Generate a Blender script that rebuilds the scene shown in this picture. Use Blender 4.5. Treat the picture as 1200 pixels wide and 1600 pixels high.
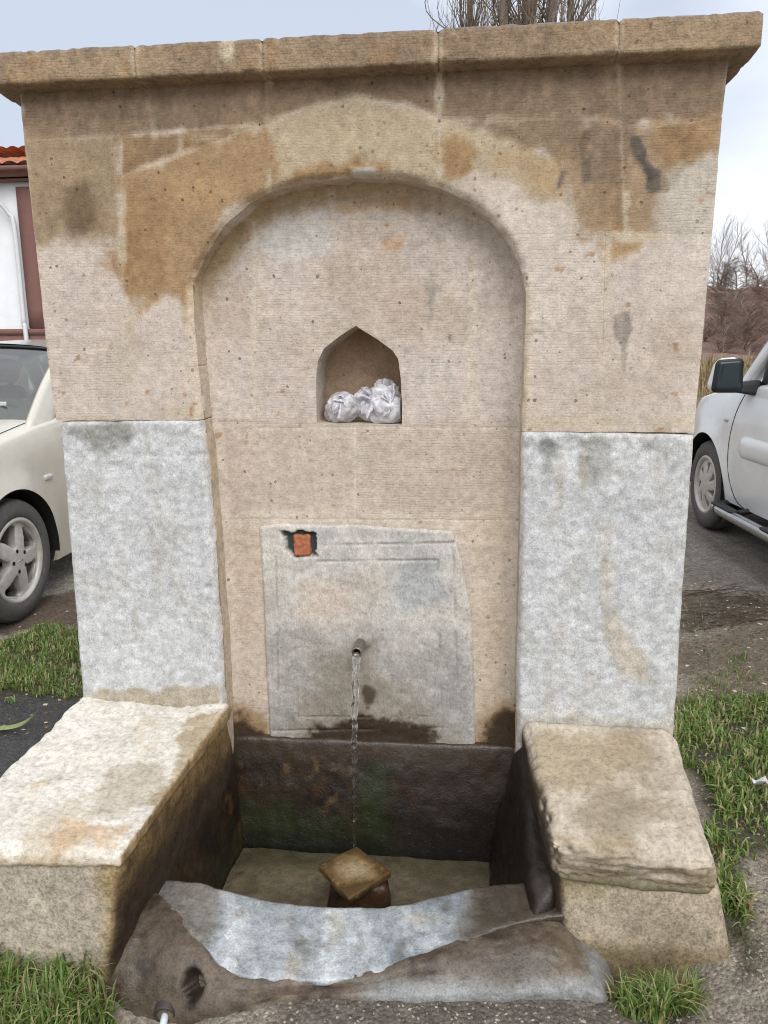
import bpy, math, random
import numpy as np
from mathutils import Matrix, Vector
random.seed(7); rng = np.random.default_rng(11)
for o in list(bpy.data.objects): bpy.data.objects.remove(o)
SC = bpy.context.scene; COL = SC.collection

# ------------------------------------------------------------------ camera
CAM = np.array([.3, -2.2, 1.5]); YAW, PITCH, ROLL, FPX = 6.0, 12.25, -.25, 1200.
_y, _p, _r = map(math.radians, (YAW, PITCH, ROLL))
FW = np.array([-math.sin(_y)*math.cos(_p), math.cos(_y)*math.cos(_p), -math.sin(_p)])
_rt = np.array([math.cos(_y), math.sin(_y), 0]); _up = np.cross(_rt, FW)
RT = math.cos(_r)*_rt + math.sin(_r)*_up; UP = -math.sin(_r)*_rt + math.cos(_r)*_up
cd = bpy.data.cameras.new('camera'); cam = bpy.data.objects.new('camera', cd); COL.objects.link(cam)
cam.matrix_world = Matrix(((RT[0], UP[0], -FW[0], CAM[0]), (RT[1], UP[1], -FW[1], CAM[1]), (RT[2], UP[2], -FW[2], CAM[2]), (0, 0, 0, 1)))
cd.sensor_fit = 'VERTICAL'; cd.sensor_height = 36; cd.sensor_width = 27; cd.lens = FPX/1600*36
cd.clip_start = .05; cd.clip_end = 3000
SC.camera = cam
SC.render.resolution_x, SC.render.resolution_y = 768, 1024
SC.render.engine = 'CYCLES'; SC.cycles.use_denoising = True; SC.cycles.pixel_filter_type = 'BLACKMAN_HARRIS'; SC.cycles.filter_width = 1.1
SC.cycles.max_bounces = 8; SC.cycles.diffuse_bounces = 4; SC.cycles.sample_clamp_indirect = 4

# ------------------------------------------------------------------ sky, sun, exposure
SUN_EL, SUN_AZ = math.radians(46), math.radians(160)      # azimuth clockwise from +Y: front right of the wall
W = bpy.data.worlds.new('World'); SC.world = W; W.use_nodes = True
nt = W.node_tree; nt.nodes.clear()
wo = nt.nodes.new('ShaderNodeOutputWorld'); bg = nt.nodes.new('ShaderNodeBackground'); bg.inputs['Strength'].default_value = .1
sky = nt.nodes.new('ShaderNodeTexSky'); sky.sky_type = 'NISHITA'; sky.sun_disc = False
sky.sun_elevation = SUN_EL; sky.sun_rotation = SUN_AZ; sky.air_density = 1.0; sky.dust_density = 3; sky.ozone_density = 1
tc = nt.nodes.new('ShaderNodeTexCoord')
cn = nt.nodes.new('ShaderNodeTexNoise'); cn.inputs['Scale'].default_value = 1.3; cn.inputs['Detail'].default_value = 5; cn.inputs['Roughness'].default_value = .5
cr = nt.nodes.new('ShaderNodeValToRGB'); cr.color_ramp.elements[0].position = .38; cr.color_ramp.elements[1].position = .62
cr.color_ramp.elements[0].color = (2.9, 3.2, 3.8, 1); cr.color_ramp.elements[1].color = (6.3, 6.4, 6.5, 1)
mx = nt.nodes.new('ShaderNodeMix'); mx.data_type = 'RGBA'; mx.inputs['Factor'].default_value = .93
L = nt.links.new
cm = nt.nodes.new('ShaderNodeMapping'); cm.inputs['Location'].default_value = (3.9, 0, 0); cm.inputs['Scale'].default_value = (1, 1, 1.6)
L(tc.outputs['Generated'], cm.inputs['Vector']); L(cm.outputs[0], cn.inputs['Vector']); L(cn.outputs['Fac'], cr.inputs['Fac'])
L(sky.outputs['Color'], mx.inputs['A']); L(cr.outputs['Color'], mx.inputs['B'])
L(mx.outputs['Result'], bg.inputs['Color']); L(bg.outputs['Background'], wo.inputs['Surface'])
sl = bpy.data.lights.new('sun', 'SUN'); sl.energy = 1.15; sl.angle = math.radians(45); sl.color = (1, .98, .955)
so = bpy.data.objects.new('sun', sl); COL.objects.link(so); so.location = (3, -4, 6)
_sd = Vector((math.sin(SUN_AZ)*math.cos(SUN_EL), math.cos(SUN_AZ)*math.cos(SUN_EL), math.sin(SUN_EL)))
so.rotation_euler = _sd.to_track_quat('Z', 'Y').to_euler()
vs = SC.view_settings; vs.view_transform = 'Standard'; vs.look = 'None'; vs.gamma = 1; vs.use_curve_mapping = False
vs.exposure = 1.18
KALB = .80          # photographed brightness of a lit surface -> base colour

# ------------------------------------------------------------------ numeric helpers
def at(px, py, **k):
    d = FW + RT*(px-600)/FPX - UP*(py-800)/FPX
    (ax, v), = k.items(); i = 'XYZ'.index(ax)
    return CAM + d*(v-CAM[i])/d[i]
def wl(pts, Y=0.):                       # photographed outline -> metres on the wall plane at Y
    return np.array([at(a, b, Y=Y)[[0, 2]] for a, b in pts])
def gl(pts, Z=0.): return np.array([at(a, b, Z=Z)[:2] for a, b in pts])
def lin(c):
    c = np.asarray(c, float)/255.
    return np.where(c <= .04045, c/12.92, ((c+.055)/1.055)**2.4)
def _h(ix, iy, iz, s):
    n = (ix*374761393 + iy*668265263 + iz*2147483647 + s*1274126177) & 0xffffffff
    n = ((n ^ (n >> 13))*1274126177) & 0xffffffff
    n = ((n ^ (n >> 16))*2246822519) & 0xffffffff
    return ((n ^ (n >> 15)) & 0xffffff)/float(0xffffff)
def vnoise(P, sc, seed=0):
    Q = np.asarray(P, float)*sc + 1000; I = np.floor(Q).astype(np.int64); F = Q-I; F = F*F*(3-2*F)
    r = 0
    for a in (0, 1):
        for b in (0, 1):
            for c in (0, 1):
                w = (F[:, 0] if a else 1-F[:, 0])*(F[:, 1] if b else 1-F[:, 1])*(F[:, 2] if c else 1-F[:, 2])
                r = r + w*_h(I[:, 0]+a, I[:, 1]+b, I[:, 2]+c, seed)
    return r*2-1
def fbm(P, sc, oc=4, seed=0, g=.5):
    r = 0; a = 1; t = 0
    for i in range(oc): r = r + a*vnoise(P, sc*2**i, seed+i*17); t += a; a *= g
    return r/t*1.4
def ss(a, b, x): t = np.clip((x-a)/(b-a), 0, 1); return t*t*(3-2*t)
def p3(P2, y=0.): return np.column_stack([P2[:, 0], np.full(len(P2), y), P2[:, 1]])
def sdp(P, poly):                        # signed distance to polygon (negative inside) + nearest point
    n = len(poly); best = np.full(len(P), 1e9); near = np.zeros_like(P); ins = np.zeros(len(P), bool)
    for i in range(n):
        a = poly[i]; b = poly[(i+1) % n]; e = b-a; L2 = e@e + 1e-18
        t = np.clip(((P-a)@e)/L2, 0, 1); q = a + t[:, None]*e; d = np.hypot(*(P-q).T)
        m = d < best; best = np.where(m, d, best); near[m] = q[m]
        c = ((a[1] > P[:, 1]) != (b[1] > P[:, 1])); dy = b[1]-a[1]
        if abs(dy) > 1e-12: ins ^= c & (P[:, 0] < e[0]*(P[:, 1]-a[1])/dy + a[0])
    return np.where(ins, -best, best), near
def subdiv(poly, st):
    out = []
    for i in range(len(poly)):
        a = poly[i]; b = poly[(i+1) % len(poly)]; k = max(1, int(np.hypot(*(b-a))/st))
        for j in range(k): out.append(a+(b-a)*j/k)
    return np.array(out)
def warp2(P, amp=.0016, sc=16., seed=3):
    q = p3(P); return P + amp*np.column_stack([fbm(q, sc, 3, seed), fbm(q, sc, 3, seed+50)])
def mask(P2, poly, soft=.01, amp=.02, sc=12., seed=1):
    lo = poly.min(0)-amp*2-soft*2; hi = poly.max(0)+amp*2+soft*2
    m = np.zeros(len(P2)); k = np.all((P2 > lo) & (P2 < hi), 1)
    if k.any():
        d = sdp(P2[k], poly)[0] + amp*fbm(p3(P2[k]), sc, 4, seed, .6)
        m[k] = ss(soft, -soft, d)
    return m
def ell(P2, c, r, soft=.35, amp=.3, sc=14., seed=1):
    d = np.hypot((P2[:, 0]-c[0])/r[0], (P2[:, 1]-c[1])/r[1]) + amp*fbm(p3(P2), sc, 3, seed)
    return ss(1+soft, 1-soft, d)
def mixc(C, col, m): return C + (np.asarray(col, float)-C)*np.clip(m, 0, 1)[:, None]
def normals(V, F):
    N = np.zeros_like(V)
    a = V[F[:, 2]]-V[F[:, 0]]; b = V[F[:, 3]]-V[F[:, 1]] if F.shape[1] == 4 else V[F[:, 2]]-V[F[:, 1]]
    fn = np.cross(a, b)
    for i in range(F.shape[1]): np.add.at(N, F[:, i], fn)
    return N/(np.linalg.norm(N, axis=1)[:, None]+1e-12)

# ------------------------------------------------------------------ object helpers
def mesh(name, V, faces, col=None, wet=None, smooth=True):
    me = bpy.data.meshes.new(name); V = np.ascontiguousarray(V, np.float32)
    if isinstance(faces, np.ndarray): faces = [faces]
    tot = sum(len(f) for f in faces); lp = sum(f.size for f in faces)
    me.vertices.add(len(V)); me.vertices.foreach_set('co', V.ravel())
    me.loops.add(lp); me.polygons.add(tot)
    me.loops.foreach_set('vertex_index', np.concatenate([f.ravel() for f in faces]).astype(np.int32))
    st = np.concatenate([np.full(len(f), f.shape[1]) for f in faces]); st = np.concatenate([[0], np.cumsum(st)[:-1]])
    me.polygons.foreach_set('loop_start', st.astype(np.int32))
    me.polygons.foreach_set('use_smooth', np.full(tot, smooth))
    me.update(calc_edges=True); me.validate()
    if col is not None:
        a = me.attributes.new('col', 'FLOAT_COLOR', 'POINT')
        a.data.foreach_set('color', np.column_stack([col, np.ones(len(V))]).astype(np.float32).ravel())
        a = me.attributes.new('wet', 'FLOAT', 'POINT')
        a.data.foreach_set('value', (np.zeros(len(V)) if wet is None else wet).astype(np.float32))
    return me
def link(name, me, mat, parent=None):
    o = bpy.data.objects.new(name, me); COL.objects.link(o)
    if mat and not me.materials: me.materials.append(mat)
    if parent: o.parent = parent
    return o
def tag(o, label=None, cat=None, group=None, kind=None):
    for k, v in (('label', label), ('category', cat), ('group', group), ('kind', kind)):
        if v: o[k] = v
    return o
def empty(name, label, cat, loc=(0, 0, 0), rz=0., group=None):
    o = bpy.data.objects.new(name, None); COL.objects.link(o); o.location = loc; o.rotation_euler = (0, 0, rz); o.empty_display_size = .1
    return tag(o, label, cat, group)
def copy_tree(o, parent=None):
    c = o.copy(); COL.objects.link(c); c.parent = parent
    for ch in [x for x in list(COL.objects) if x.parent == o]: copy_tree(ch, c)
    return c
def A(c255, C=None): return lin(c255)*KALB

def stone(name, parent, poly, mat, y0=0., depth=.45, res=.006, r=.0006, colf=None, relief=None, holes=(), rough=True, mortar=.55, sidecol=None):
    """a dressed stone: front face on a fine grid, rounded worn edges, carried back to full depth"""
    poly = subdiv(np.array(poly), .02); poly = warp2(poly) if rough else poly
    hs = [subdiv(np.array(h), .012) for h in holes]
    lo = poly.min(0)-res; hi = poly.max(0)+res
    nx = int((hi[0]-lo[0])/res)+2; nz = int((hi[1]-lo[1])/res)+2
    gx = lo[0]+np.arange(nx)*res; gz = lo[1]+np.arange(nz)*res
    cx, cz = np.meshgrid(gx[:-1]+res/2, gz[:-1]+res/2, indexing='ij'); Cc = np.column_stack([cx.ravel(), cz.ravel()])
    sd = sdp(Cc, poly)[0]
    for h in hs: sd = np.maximum(sd, -sdp(Cc, h)[0])
    keep = (sd < 0).reshape(nx-1, nz-1); ii, jj = np.nonzero(keep)
    idx = lambda i, j: i*nz+j
    F = np.column_stack([idx(ii, jj), idx(ii+1, jj), idx(ii+1, jj+1), idx(ii, jj+1)])
    used, inv = np.unique(F, return_inverse=True); F = inv.reshape(-1, 4)
    P = np.column_stack([gx[used//nz], gz[used % nz]])
    E = np.concatenate([F[:, [k, (k+1) % 4]] for k in range(4)])
    key = np.sort(E, 1); key = key[:, 0]*10**7+key[:, 1]; u, iv, ct = np.unique(key, return_inverse=True, return_counts=True)
    BE = E[ct[iv] == 1]; bv = np.unique(BE)
    d, near = sdp(P[bv], poly)
    for h in hs:
        dh, nh = sdp(P[bv], h); m = np.abs(dh) < np.abs(d); near[m] = nh[m]; d = np.where(m, dh, d)
    cen_ = P.mean(0); ov_ = P[bv]-near; P[bv] = near
    if rough: oo = near-P[bv]; nrm = sdp(near+1e-4, poly)[0]-sdp(near-1e-4, poly)[0]; g = np.column_stack([sdp(near+np.array([2e-4, 0]), poly)[0]-sdp(near-np.array([2e-4, 0]), poly)[0], sdp(near+np.array([0, 2e-4]), poly)[0]-sdp(near-np.array([0, 2e-4]), poly)[0]]); P[bv] = near+.0009*g/(np.linalg.norm(g, axis=1)[:, None]+1e-9)*(d > -9)[:, None]; y0 = y0+.0012*random.random()
    d = -sdp(P, poly)[0]
    for h in hs: d = np.minimum(d, sdp(P, h)[0])
    d = np.maximum(d, 0)
    y = np.full(len(P), y0); t = np.clip(r-d, 0, r); y = y + (r-np.sqrt(np.maximum(r*r-t*t, 0)))
    Q = p3(P, 0); y = y + .0016*fbm(Q, 9, 3, 5) + .0006*fbm(Q, 60, 2, 8)
    if relief is not None: y = y + relief(P)
    V = np.column_stack([P[:, 0], y, P[:, 1]])
    C, wet = colf(P, y0)
    if mortar:
        m = np.maximum(ss(.012, .002, d + .008*fbm(Q, 22, 3, 31)) * ss(-.3, .4, fbm(Q, 6, 2, 77)+.0), .7*ss(.004, .001, d)*ss(-.6, .3, fbm(Q, 9, 2, 78)))
        C = mixc(C, (212, 199, 181), m*mortar*(1-.7*wet))
    C = lin(np.clip(C, 0, 255))*KALB
    lev = [0., .012, .035, .07, .13, depth]; Fs = [F]; nb = len(bv); loc = np.zeros(len(P), int); loc[bv] = np.arange(nb)
    base = None; n0 = len(P); VV = [V]; CC = [C]; WW = [wet]
    for k, dp in enumerate(lev):
        R_ = V[bv].copy()
        if k: R_[:, 1] = np.maximum(y0+dp, V[bv, 1])
        if 0 < dp < depth: R_[:, [0, 2]] += .0015*np.column_stack([vnoise(R_, 30, 4), vnoise(R_, 30, 9)])
        VV.append(R_); CC.append(C[bv] if sidecol is None else np.where((np.abs(R_[:, 0]) > .6)[:, None], C[bv], lin(mixc(np.tile(np.array(sidecol[0], float), (nb, 1)), (200, 184, 162), ss(-.2, .8, fbm(R_, 12, 3, 88)))) * KALB)); WW.append(wet[bv])
        i0 = BE[:, 0] if k == 0 else n0+(k-1)*nb+loc[BE[:, 0]]; i1 = BE[:, 1] if k == 0 else n0+(k-1)*nb+loc[BE[:, 1]]
        j0 = n0+k*nb+loc[BE[:, 0]]; j1 = n0+k*nb+loc[BE[:, 1]]
        if k: Fs.append(np.column_stack([i1, i0, j0, j1]))
    return link(name, mesh(name, np.concatenate(VV), Fs, np.concatenate(CC), np.concatenate(WW)), mat, parent)

def lattice(n):
    nx, ny, nz = n; q = []
    g = lambda a, b: [x.ravel() for x in np.meshgrid(np.arange(a), np.arange(b), indexing='ij')]
    def face(ax, v, m1, m2, flip):
        a, b = g(m1, m2); o = [(a, b), (a+1, b), (a+1, b+1), (a, b+1)]
        if flip: o = o[::-1]
        r = []
        for (s, t) in o:
            w = np.full_like(s, v); r.append({0: (w, s, t), 1: (s, w, t), 2: (s, t, w)}[ax])
        return r
    for ax, v, m1, m2, fl in ((0, 0, ny, nz, 1), (0, nx, ny, nz, 0), (1, 0, nx, nz, 0), (1, ny, nx, nz, 1), (2, 0, nx, ny, 1), (2, nz, nx, ny, 0)):
        q.append(np.stack([np.stack(c, -1) for c in face(ax, v, m1, m2, fl)], 1))
    Q = np.concatenate(q); k = Q[..., 0]*10**8+Q[..., 1]*10**4+Q[..., 2]
    u, inv = np.unique(k.ravel(), return_inverse=True)
    return np.column_stack([u//10**8, (u//10**4) % 10**4, u % 10**4]), inv.reshape(-1, 4)
def hexa(c8, r=.01, res=.01, disp=None):
    """rounded block from eight corners, order: z low then high, each (x-,y-)(x+,y-)(x+,y+)(x-,y+)"""
    c = np.array(c8, float); L_ = np.array([np.linalg.norm(c[1]-c[0]), np.linalg.norm(c[3]-c[0]), np.linalg.norm(c[4]-c[0])])
    n = np.maximum(2, np.ceil(L_/res)).astype(int); I, F = lattice(n)
    U = I/n*L_; rr = np.minimum(r, L_*.49)
    inn = np.clip(U, rr, L_-rr); dd = (U-inn)/rr; ln = np.linalg.norm(dd, axis=1, keepdims=True)
    # soften corners
    U = inn + np.where(ln > 1e-6, dd/np.maximum(ln, 1), 0)*rr
    u, v, w = (U/L_).T[..., None]
    V = ((1-u)*(1-v)*(1-w)*c[0]+u*(1-v)*(1-w)*c[1]+u*v*(1-w)*c[2]+(1-u)*v*(1-w)*c[3]
         + (1-u)*(1-v)*w*c[4]+u*(1-v)*w*c[5]+u*v*w*c[6]+(1-u)*v*w*c[7])
    if disp is not None:
        N = normals(V, F); V = V+N*disp(V, N)[:, None]
    return V, F
def block(name, parent, c8, mat, r=.01, res=.01, disp=None, colf=None):
    V, F = hexa(c8, r, res, disp); N = normals(V, F); C = wet = None
    if colf: C, wet = colf(V, N); C = lin(np.clip(C, 0, 255))*KALB
    return link(name, mesh(name, V, F, C, wet), mat, parent)
def box8(x0, x1, y0, y1, z0, z1): return [(x0, y0, z0), (x1, y0, z0), (x1, y1, z0), (x0, y1, z0), (x0, y0, z1), (x1, y0, z1), (x1, y1, z1), (x0, y1, z1)]
def crspl(P, n):
    P = np.asarray(P, float); m = len(P); t = np.linspace(0, m-1, n); i = np.clip(t.astype(int), 0, m-2); f = (t-i).reshape((-1,)+(1,)*(P.ndim-1))
    g = lambda k: P[np.clip(k, 0, m-1)]
    p0, p1, p2, p3_ = g(i-1), g(i), g(i+1), g(i+2)
    return .5*((2*p1)+(-p0+p2)*f+(2*p0-5*p1+4*p2-p3_)*f**2+(-p0+3*p1-3*p2+p3_)*f**3)
def grid(rows, nu, nv, closed=False):
    G = crspl(np.asarray(rows, float), nu); G = np.swapaxes(crspl(np.swapaxes(G, 0, 1), nv), 0, 1)
    i, j = [x.ravel() for x in np.meshgrid(np.arange(nu-1), np.arange(nv-1), indexing='ij')]
    F = np.column_stack([i*nv+j, (i+1)*nv+j, (i+1)*nv+j+1, i*nv+j+1])
    return G.reshape(-1, 3), F
def patch(name, parent, rows, mat, nu, nv, disp=None, colf=None, flip=False, smooth=True):
    V, F = grid(rows, nu, nv); F = F[:, ::-1] if flip else F
    if disp is not None: N = normals(V, F); V = V+N*disp(V, N)[:, None]
    C = wet = None
    if colf: C, wet = colf(V, normals(V, F)); C = lin(np.clip(C, 0, 255))*KALB
    return link(name, mesh(name, V, F, C, wet, smooth), mat, parent)
def sweep(secs, caps=True):
    """closed sections (k,m,3) joined along k"""
    S = np.asarray(secs, float); k, m, _ = S.shape; V = S.reshape(-1, 3)
    i, j = [x.ravel() for x in np.meshgrid(np.arange(k-1), np.arange(m), indexing='ij')]; j2 = (j+1) % m
    F = np.column_stack([i*m+j, i*m+j2, (i+1)*m+j2, (i+1)*m+j])
    fs = [F]
    if caps:
        V = np.concatenate([V, S[:1].mean(1), S[-1:].mean(1)]); a = np.arange(m); b = (a+1) % m; nV = k*m
        fs.append(np.concatenate([np.column_stack([b, a, np.full(m, nV)]), np.column_stack([(k-1)*m+a, (k-1)*m+b, np.full(m, nV+1)])]))
    return V, fs
def tube(path, rad, ns=8, caps=True):
    P = np.asarray(path, float); k = len(P); rad = np.broadcast_to(rad, (k,)); T = np.gradient(P, axis=0); T /= np.linalg.norm(T, axis=1)[:, None]+1e-12
    ref = np.array([.13, .21, .97]) if abs(T[0, 2]) < .9 else np.array([.97, .2, .1])
    a = np.cross(T, ref); a /= np.linalg.norm(a, axis=1)[:, None]+1e-12; b = np.cross(T, a); th = np.linspace(0, 2*np.pi, ns, endpoint=False)
    S = P[:, None]+rad[:, None, None]*(a[:, None]*np.cos(th)[None, :, None]+b[:, None]*np.sin(th)[None, :, None])
    return sweep(S, caps)
def merge(parts):
    VV = []; fs = {}; n = 0
    for V, F in parts:
        for f in ([F] if isinstance(F, np.ndarray) else F): fs.setdefault(f.shape[1], []).append(f+n)
        VV.append(V); n += len(V)
    return np.concatenate(VV), [np.concatenate(v) for v in fs.values()]
def revolve(prof, n, axis='y'):
    """profile (r, h) closed loop revolved round local y"""
    th = np.linspace(0, 2*np.pi, n, endpoint=False); pr = np.asarray(prof, float)
    S = np.stack([np.column_stack([pr[:, 0]*math.cos(t), pr[:, 1], pr[:, 0]*math.sin(t)]) for t in th]); k, m, _ = S.shape
    i, j = [x.ravel() for x in np.meshgrid(np.arange(k), np.arange(m), indexing='ij')]; i2 = (i+1) % k; j2 = (j+1) % m
    return S.reshape(-1, 3), np.column_stack([i*m+j, i2*m+j, i2*m+j2, i*m+j2])

# ------------------------------------------------------------------ materials
def mat_new(name):
    m = bpy.data.materials.new(name); m.use_nodes = True; t = m.node_tree; return m, t, t.nodes['Principled BSDF']
def nd(t, kind, **kw):
    n = t.nodes.new(kind)
    for k, v in kw.items():
        if k in n.inputs: n.inputs[k].default_value = v
        else: setattr(n, k, v)
    return n
def mth(t, op, a, b=None, clamp=False):
    n = t.nodes.new('ShaderNodeMath'); n.operation = op; n.use_clamp = clamp
    for i, v in enumerate((a, b)):
        if v is None: continue
        if isinstance(v, (int, float)): n.inputs[i].default_value = v
        else: t.links.new(v, n.inputs[i])
    return n.outputs[0]
def rampv(t, v, p0, p1, a=0., b=1.):
    n = t.nodes.new('ShaderNodeMapRange'); n.interpolation_type = 'SMOOTHSTEP'
    for k, x in zip(('From Min', 'From Max', 'To Min', 'To Max'), (p0, p1, a, b)): n.inputs[k].default_value = x
    t.links.new(v, n.inputs['Value']); return n.outputs[0]
def mulc(t, c, v):
    n = t.nodes.new('ShaderNodeVectorMath'); n.operation = 'SCALE'; t.links.new(c, n.inputs[0]); t.links.new(v, n.inputs['Scale']); return n.outputs[0]
def mixn(t, c1, c2, f):
    n = t.nodes.new('ShaderNodeMix'); n.data_type = 'RGBA'
    for k, x in (('A', c1), ('B', c2), ('Factor', f)):
        if isinstance(x, tuple): n.inputs[k].default_value = (*x, 1)
        elif isinstance(x, (int, float)): n.inputs[k].default_value = x
        else: t.links.new(x, n.inputs[k])
    return n.outputs['Result']

def stone_mat(name, comb=0., comb_per=.0080, pit=1., grain=1., rough=.9, speck=.5, mott=None, scale=1., diag=0., bumpd=.0024, fleck=(110., (1, 1, 1), .2, .14), frot=0.):
    m, t, b = mat_new(name); lk = t.links.new
    co = nd(t, 'ShaderNodeTexCoord').outputs['Object']
    at_ = nd(t, 'ShaderNodeAttribute', attribute_name='col'); wt = nd(t, 'ShaderNodeAttribute', attribute_name='wet')
    n1 = nd(t, 'ShaderNodeTexNoise', Scale=38*scale, Detail=6., Roughness=.62); lk(co, n1.inputs['Vector'])
    n2 = nd(t, 'ShaderNodeTexNoise', Scale=230*scale, Detail=3., Roughness=.6); lk(co, n2.inputs['Vector'])
    n3 = nd(t, 'ShaderNodeTexNoise', Scale=9*scale, Detail=5., Roughness=.6); lk(co, n3.inputs['Vector'])
    f = mth(t, 'ADD', rampv(t, n1.outputs['Fac'], .33, .67, 1-.17*grain, 1+.15*grain), rampv(t, n2.outputs['Fac'], .34, .66, -.15*grain, .14*grain))
    f = mth(t, 'MULTIPLY', f, rampv(t, n3.outputs['Fac'], .3, .7, .93, 1.06))
    # scattered pores: only some cells of the voronoi carry one, sizes vary
    vo = nd(t, 'ShaderNodeTexVoronoi', Scale=62*scale, Randomness=1.); vo.feature = 'F1'
    wv = nd(t, 'ShaderNodeVectorMath', operation='ADD'); ws = nd(t, 'ShaderNodeVectorMath', operation='SCALE'); ws.inputs['Scale'].default_value = .012
    lk(n1.outputs['Color'], ws.inputs[0]); lk(co, wv.inputs[0]); lk(ws.outputs[0], wv.inputs[1]); lk(wv.outputs[0], vo.inputs['Vector'])
    sx = nd(t, 'ShaderNodeSeparateColor'); lk(vo.outputs['Color'], sx.inputs[0])
    size = rampv(t, sx.outputs[0], .80, 1., 0., .30)
    pore = mth(t, 'GREATER_THAN', size, vo.outputs['Distance'])
    pore = mth(t, 'MULTIPLY', pore, rampv(t, n3.outputs['Fac'], .38, .6, .1, 1.))
    f = mth(t, 'MULTIPLY', f, mth(t, 'SUBTRACT', 1., mth(t, 'MULTIPLY', pore, .6*speck)))
    # crisp flecks: bruised grains and tool nicks, dark and light
    fm = nd(t, 'ShaderNodeMapping'); fm.inputs['Rotation'].default_value = (0, frot, 0); fm.inputs['Scale'].default_value = fleck[1]; lk(co, fm.inputs['Vector'])
    nf = nd(t, 'ShaderNodeTexNoise', Scale=fleck[0], Detail=3., Roughness=.55); lk(fm.outputs[0], nf.inputs['Vector'])
    nf2 = nd(t, 'ShaderNodeTexNoise', Scale=fleck[0]*.37, Detail=3., Roughness=.6); lk(fm.outputs[0], nf2.inputs['Vector'])
    dk = mth(t, 'ADD', rampv(t, nf.outputs['Fac'], .565, .60, 0, fleck[2]), rampv(t, nf2.outputs['Fac'], .60, .635, 0, fleck[2]*.7))
    lt = mth(t, 'ADD', rampv(t, nf.outputs['Fac'], .435, .40, 0, fleck[3]), rampv(t, nf2.outputs['Fac'], .40, .365, 0, fleck[3]*.7))
    f = mth(t, 'MULTIPLY', f, mth(t, 'ADD', mth(t, 'SUBTRACT', 1., dk), lt))
    c = mulc(t, at_.outputs['Color'], f)
    if mott:
        n4 = nd(t, 'ShaderNodeTexNoise', Scale=42., Detail=9., Roughness=.74, Distortion=.8)
        mp = nd(t, 'ShaderNodeMapping'); mp.inputs['Rotation'].default_value = (0, .6, 0); mp.inputs['Scale'].default_value = (1, 1, .45); lk(co, mp.inputs['Vector']); lk(mp.outputs[0], n4.inputs['Vector'])
        n5 = nd(t, 'ShaderNodeTexNoise', Scale=190., Detail=5., Roughness=.75); lk(mp.outputs[0], n5.inputs['Vector'])
        mm = mth(t, 'MULTIPLY', rampv(t, n4.outputs['Fac'], .47, .68), rampv(t, n5.outputs['Fac'], .4, .62))
        c = mixn(t, c, mulc(t, at_.outputs['Color'], rampv(t, n5.outputs['Fac'], 0, 1, mott, mott)), mm)
    hgt = mth(t, 'ADD', mth(t, 'MULTIPLY', n1.outputs['Fac'], .8*pit), mth(t, 'MULTIPLY', n2.outputs['Fac'], .35*pit))
    hgt = mth(t, 'SUBTRACT', mth(t, 'SUBTRACT', hgt, mth(t, 'MULTIPLY', pore, .8*speck)), dk)
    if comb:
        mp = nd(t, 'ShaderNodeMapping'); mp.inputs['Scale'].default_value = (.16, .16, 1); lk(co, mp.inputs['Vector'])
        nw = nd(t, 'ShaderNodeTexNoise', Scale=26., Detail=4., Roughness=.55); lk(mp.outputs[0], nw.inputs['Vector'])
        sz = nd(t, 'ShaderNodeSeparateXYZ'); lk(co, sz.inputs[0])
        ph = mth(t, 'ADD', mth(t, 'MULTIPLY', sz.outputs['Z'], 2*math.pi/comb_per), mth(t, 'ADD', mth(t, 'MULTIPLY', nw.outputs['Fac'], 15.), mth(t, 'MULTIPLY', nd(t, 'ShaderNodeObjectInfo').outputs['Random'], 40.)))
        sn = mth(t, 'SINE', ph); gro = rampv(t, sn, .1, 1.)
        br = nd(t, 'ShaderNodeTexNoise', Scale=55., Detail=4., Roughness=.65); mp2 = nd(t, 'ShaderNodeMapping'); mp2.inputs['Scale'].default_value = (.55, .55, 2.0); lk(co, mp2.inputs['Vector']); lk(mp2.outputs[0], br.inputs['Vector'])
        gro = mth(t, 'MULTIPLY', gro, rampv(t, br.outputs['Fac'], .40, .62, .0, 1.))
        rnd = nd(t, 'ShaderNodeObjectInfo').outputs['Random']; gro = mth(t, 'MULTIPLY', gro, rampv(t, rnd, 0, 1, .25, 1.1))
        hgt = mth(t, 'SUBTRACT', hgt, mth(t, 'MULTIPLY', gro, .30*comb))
        c = mulc(t, c, mth(t, 'SUBTRACT', 1., mth(t, 'MULTIPLY', gro, .085*comb)))      # shade of the tool grooves put into the colour
    if diag:
        mp = nd(t, 'ShaderNodeMapping'); mp.inputs['Rotation'].default_value = (0, .9, 0); mp.inputs['Scale'].default_value = (1, 1, .22); lk(co, mp.inputs['Vector'])
        nq = nd(t, 'ShaderNodeTexNoise', Scale=85., Detail=5., Roughness=.65, Distortion=1.2); lk(mp.outputs[0], nq.inputs['Vector'])
        hgt = mth(t, 'ADD', hgt, mth(t, 'MULTIPLY', nq.outputs['Fac'], diag))
    bu = nd(t, 'ShaderNodeBump', Strength=1., Distance=bumpd); lk(hgt, bu.inputs['Height'])
    wf = wt.outputs['Fac']
    lk(c, b.inputs['Base Color']); lk(bu.outputs[0], b.inputs['Normal'])
    lk(rampv(t, wf, 0, 1, rough, .3), b.inputs['Roughness']); lk(rampv(t, wf, 0, 1, .25, .5), b.inputs['Specular IOR Level'])
    return m
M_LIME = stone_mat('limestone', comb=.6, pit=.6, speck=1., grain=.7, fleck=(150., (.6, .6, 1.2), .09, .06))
M_CORN = stone_mat('cornice_limestone', comb=1.0, comb_per=.0075, pit=1., speck=.7, grain=.9, fleck=(120., (.7, .7, 1.2), .15, .12))
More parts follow.
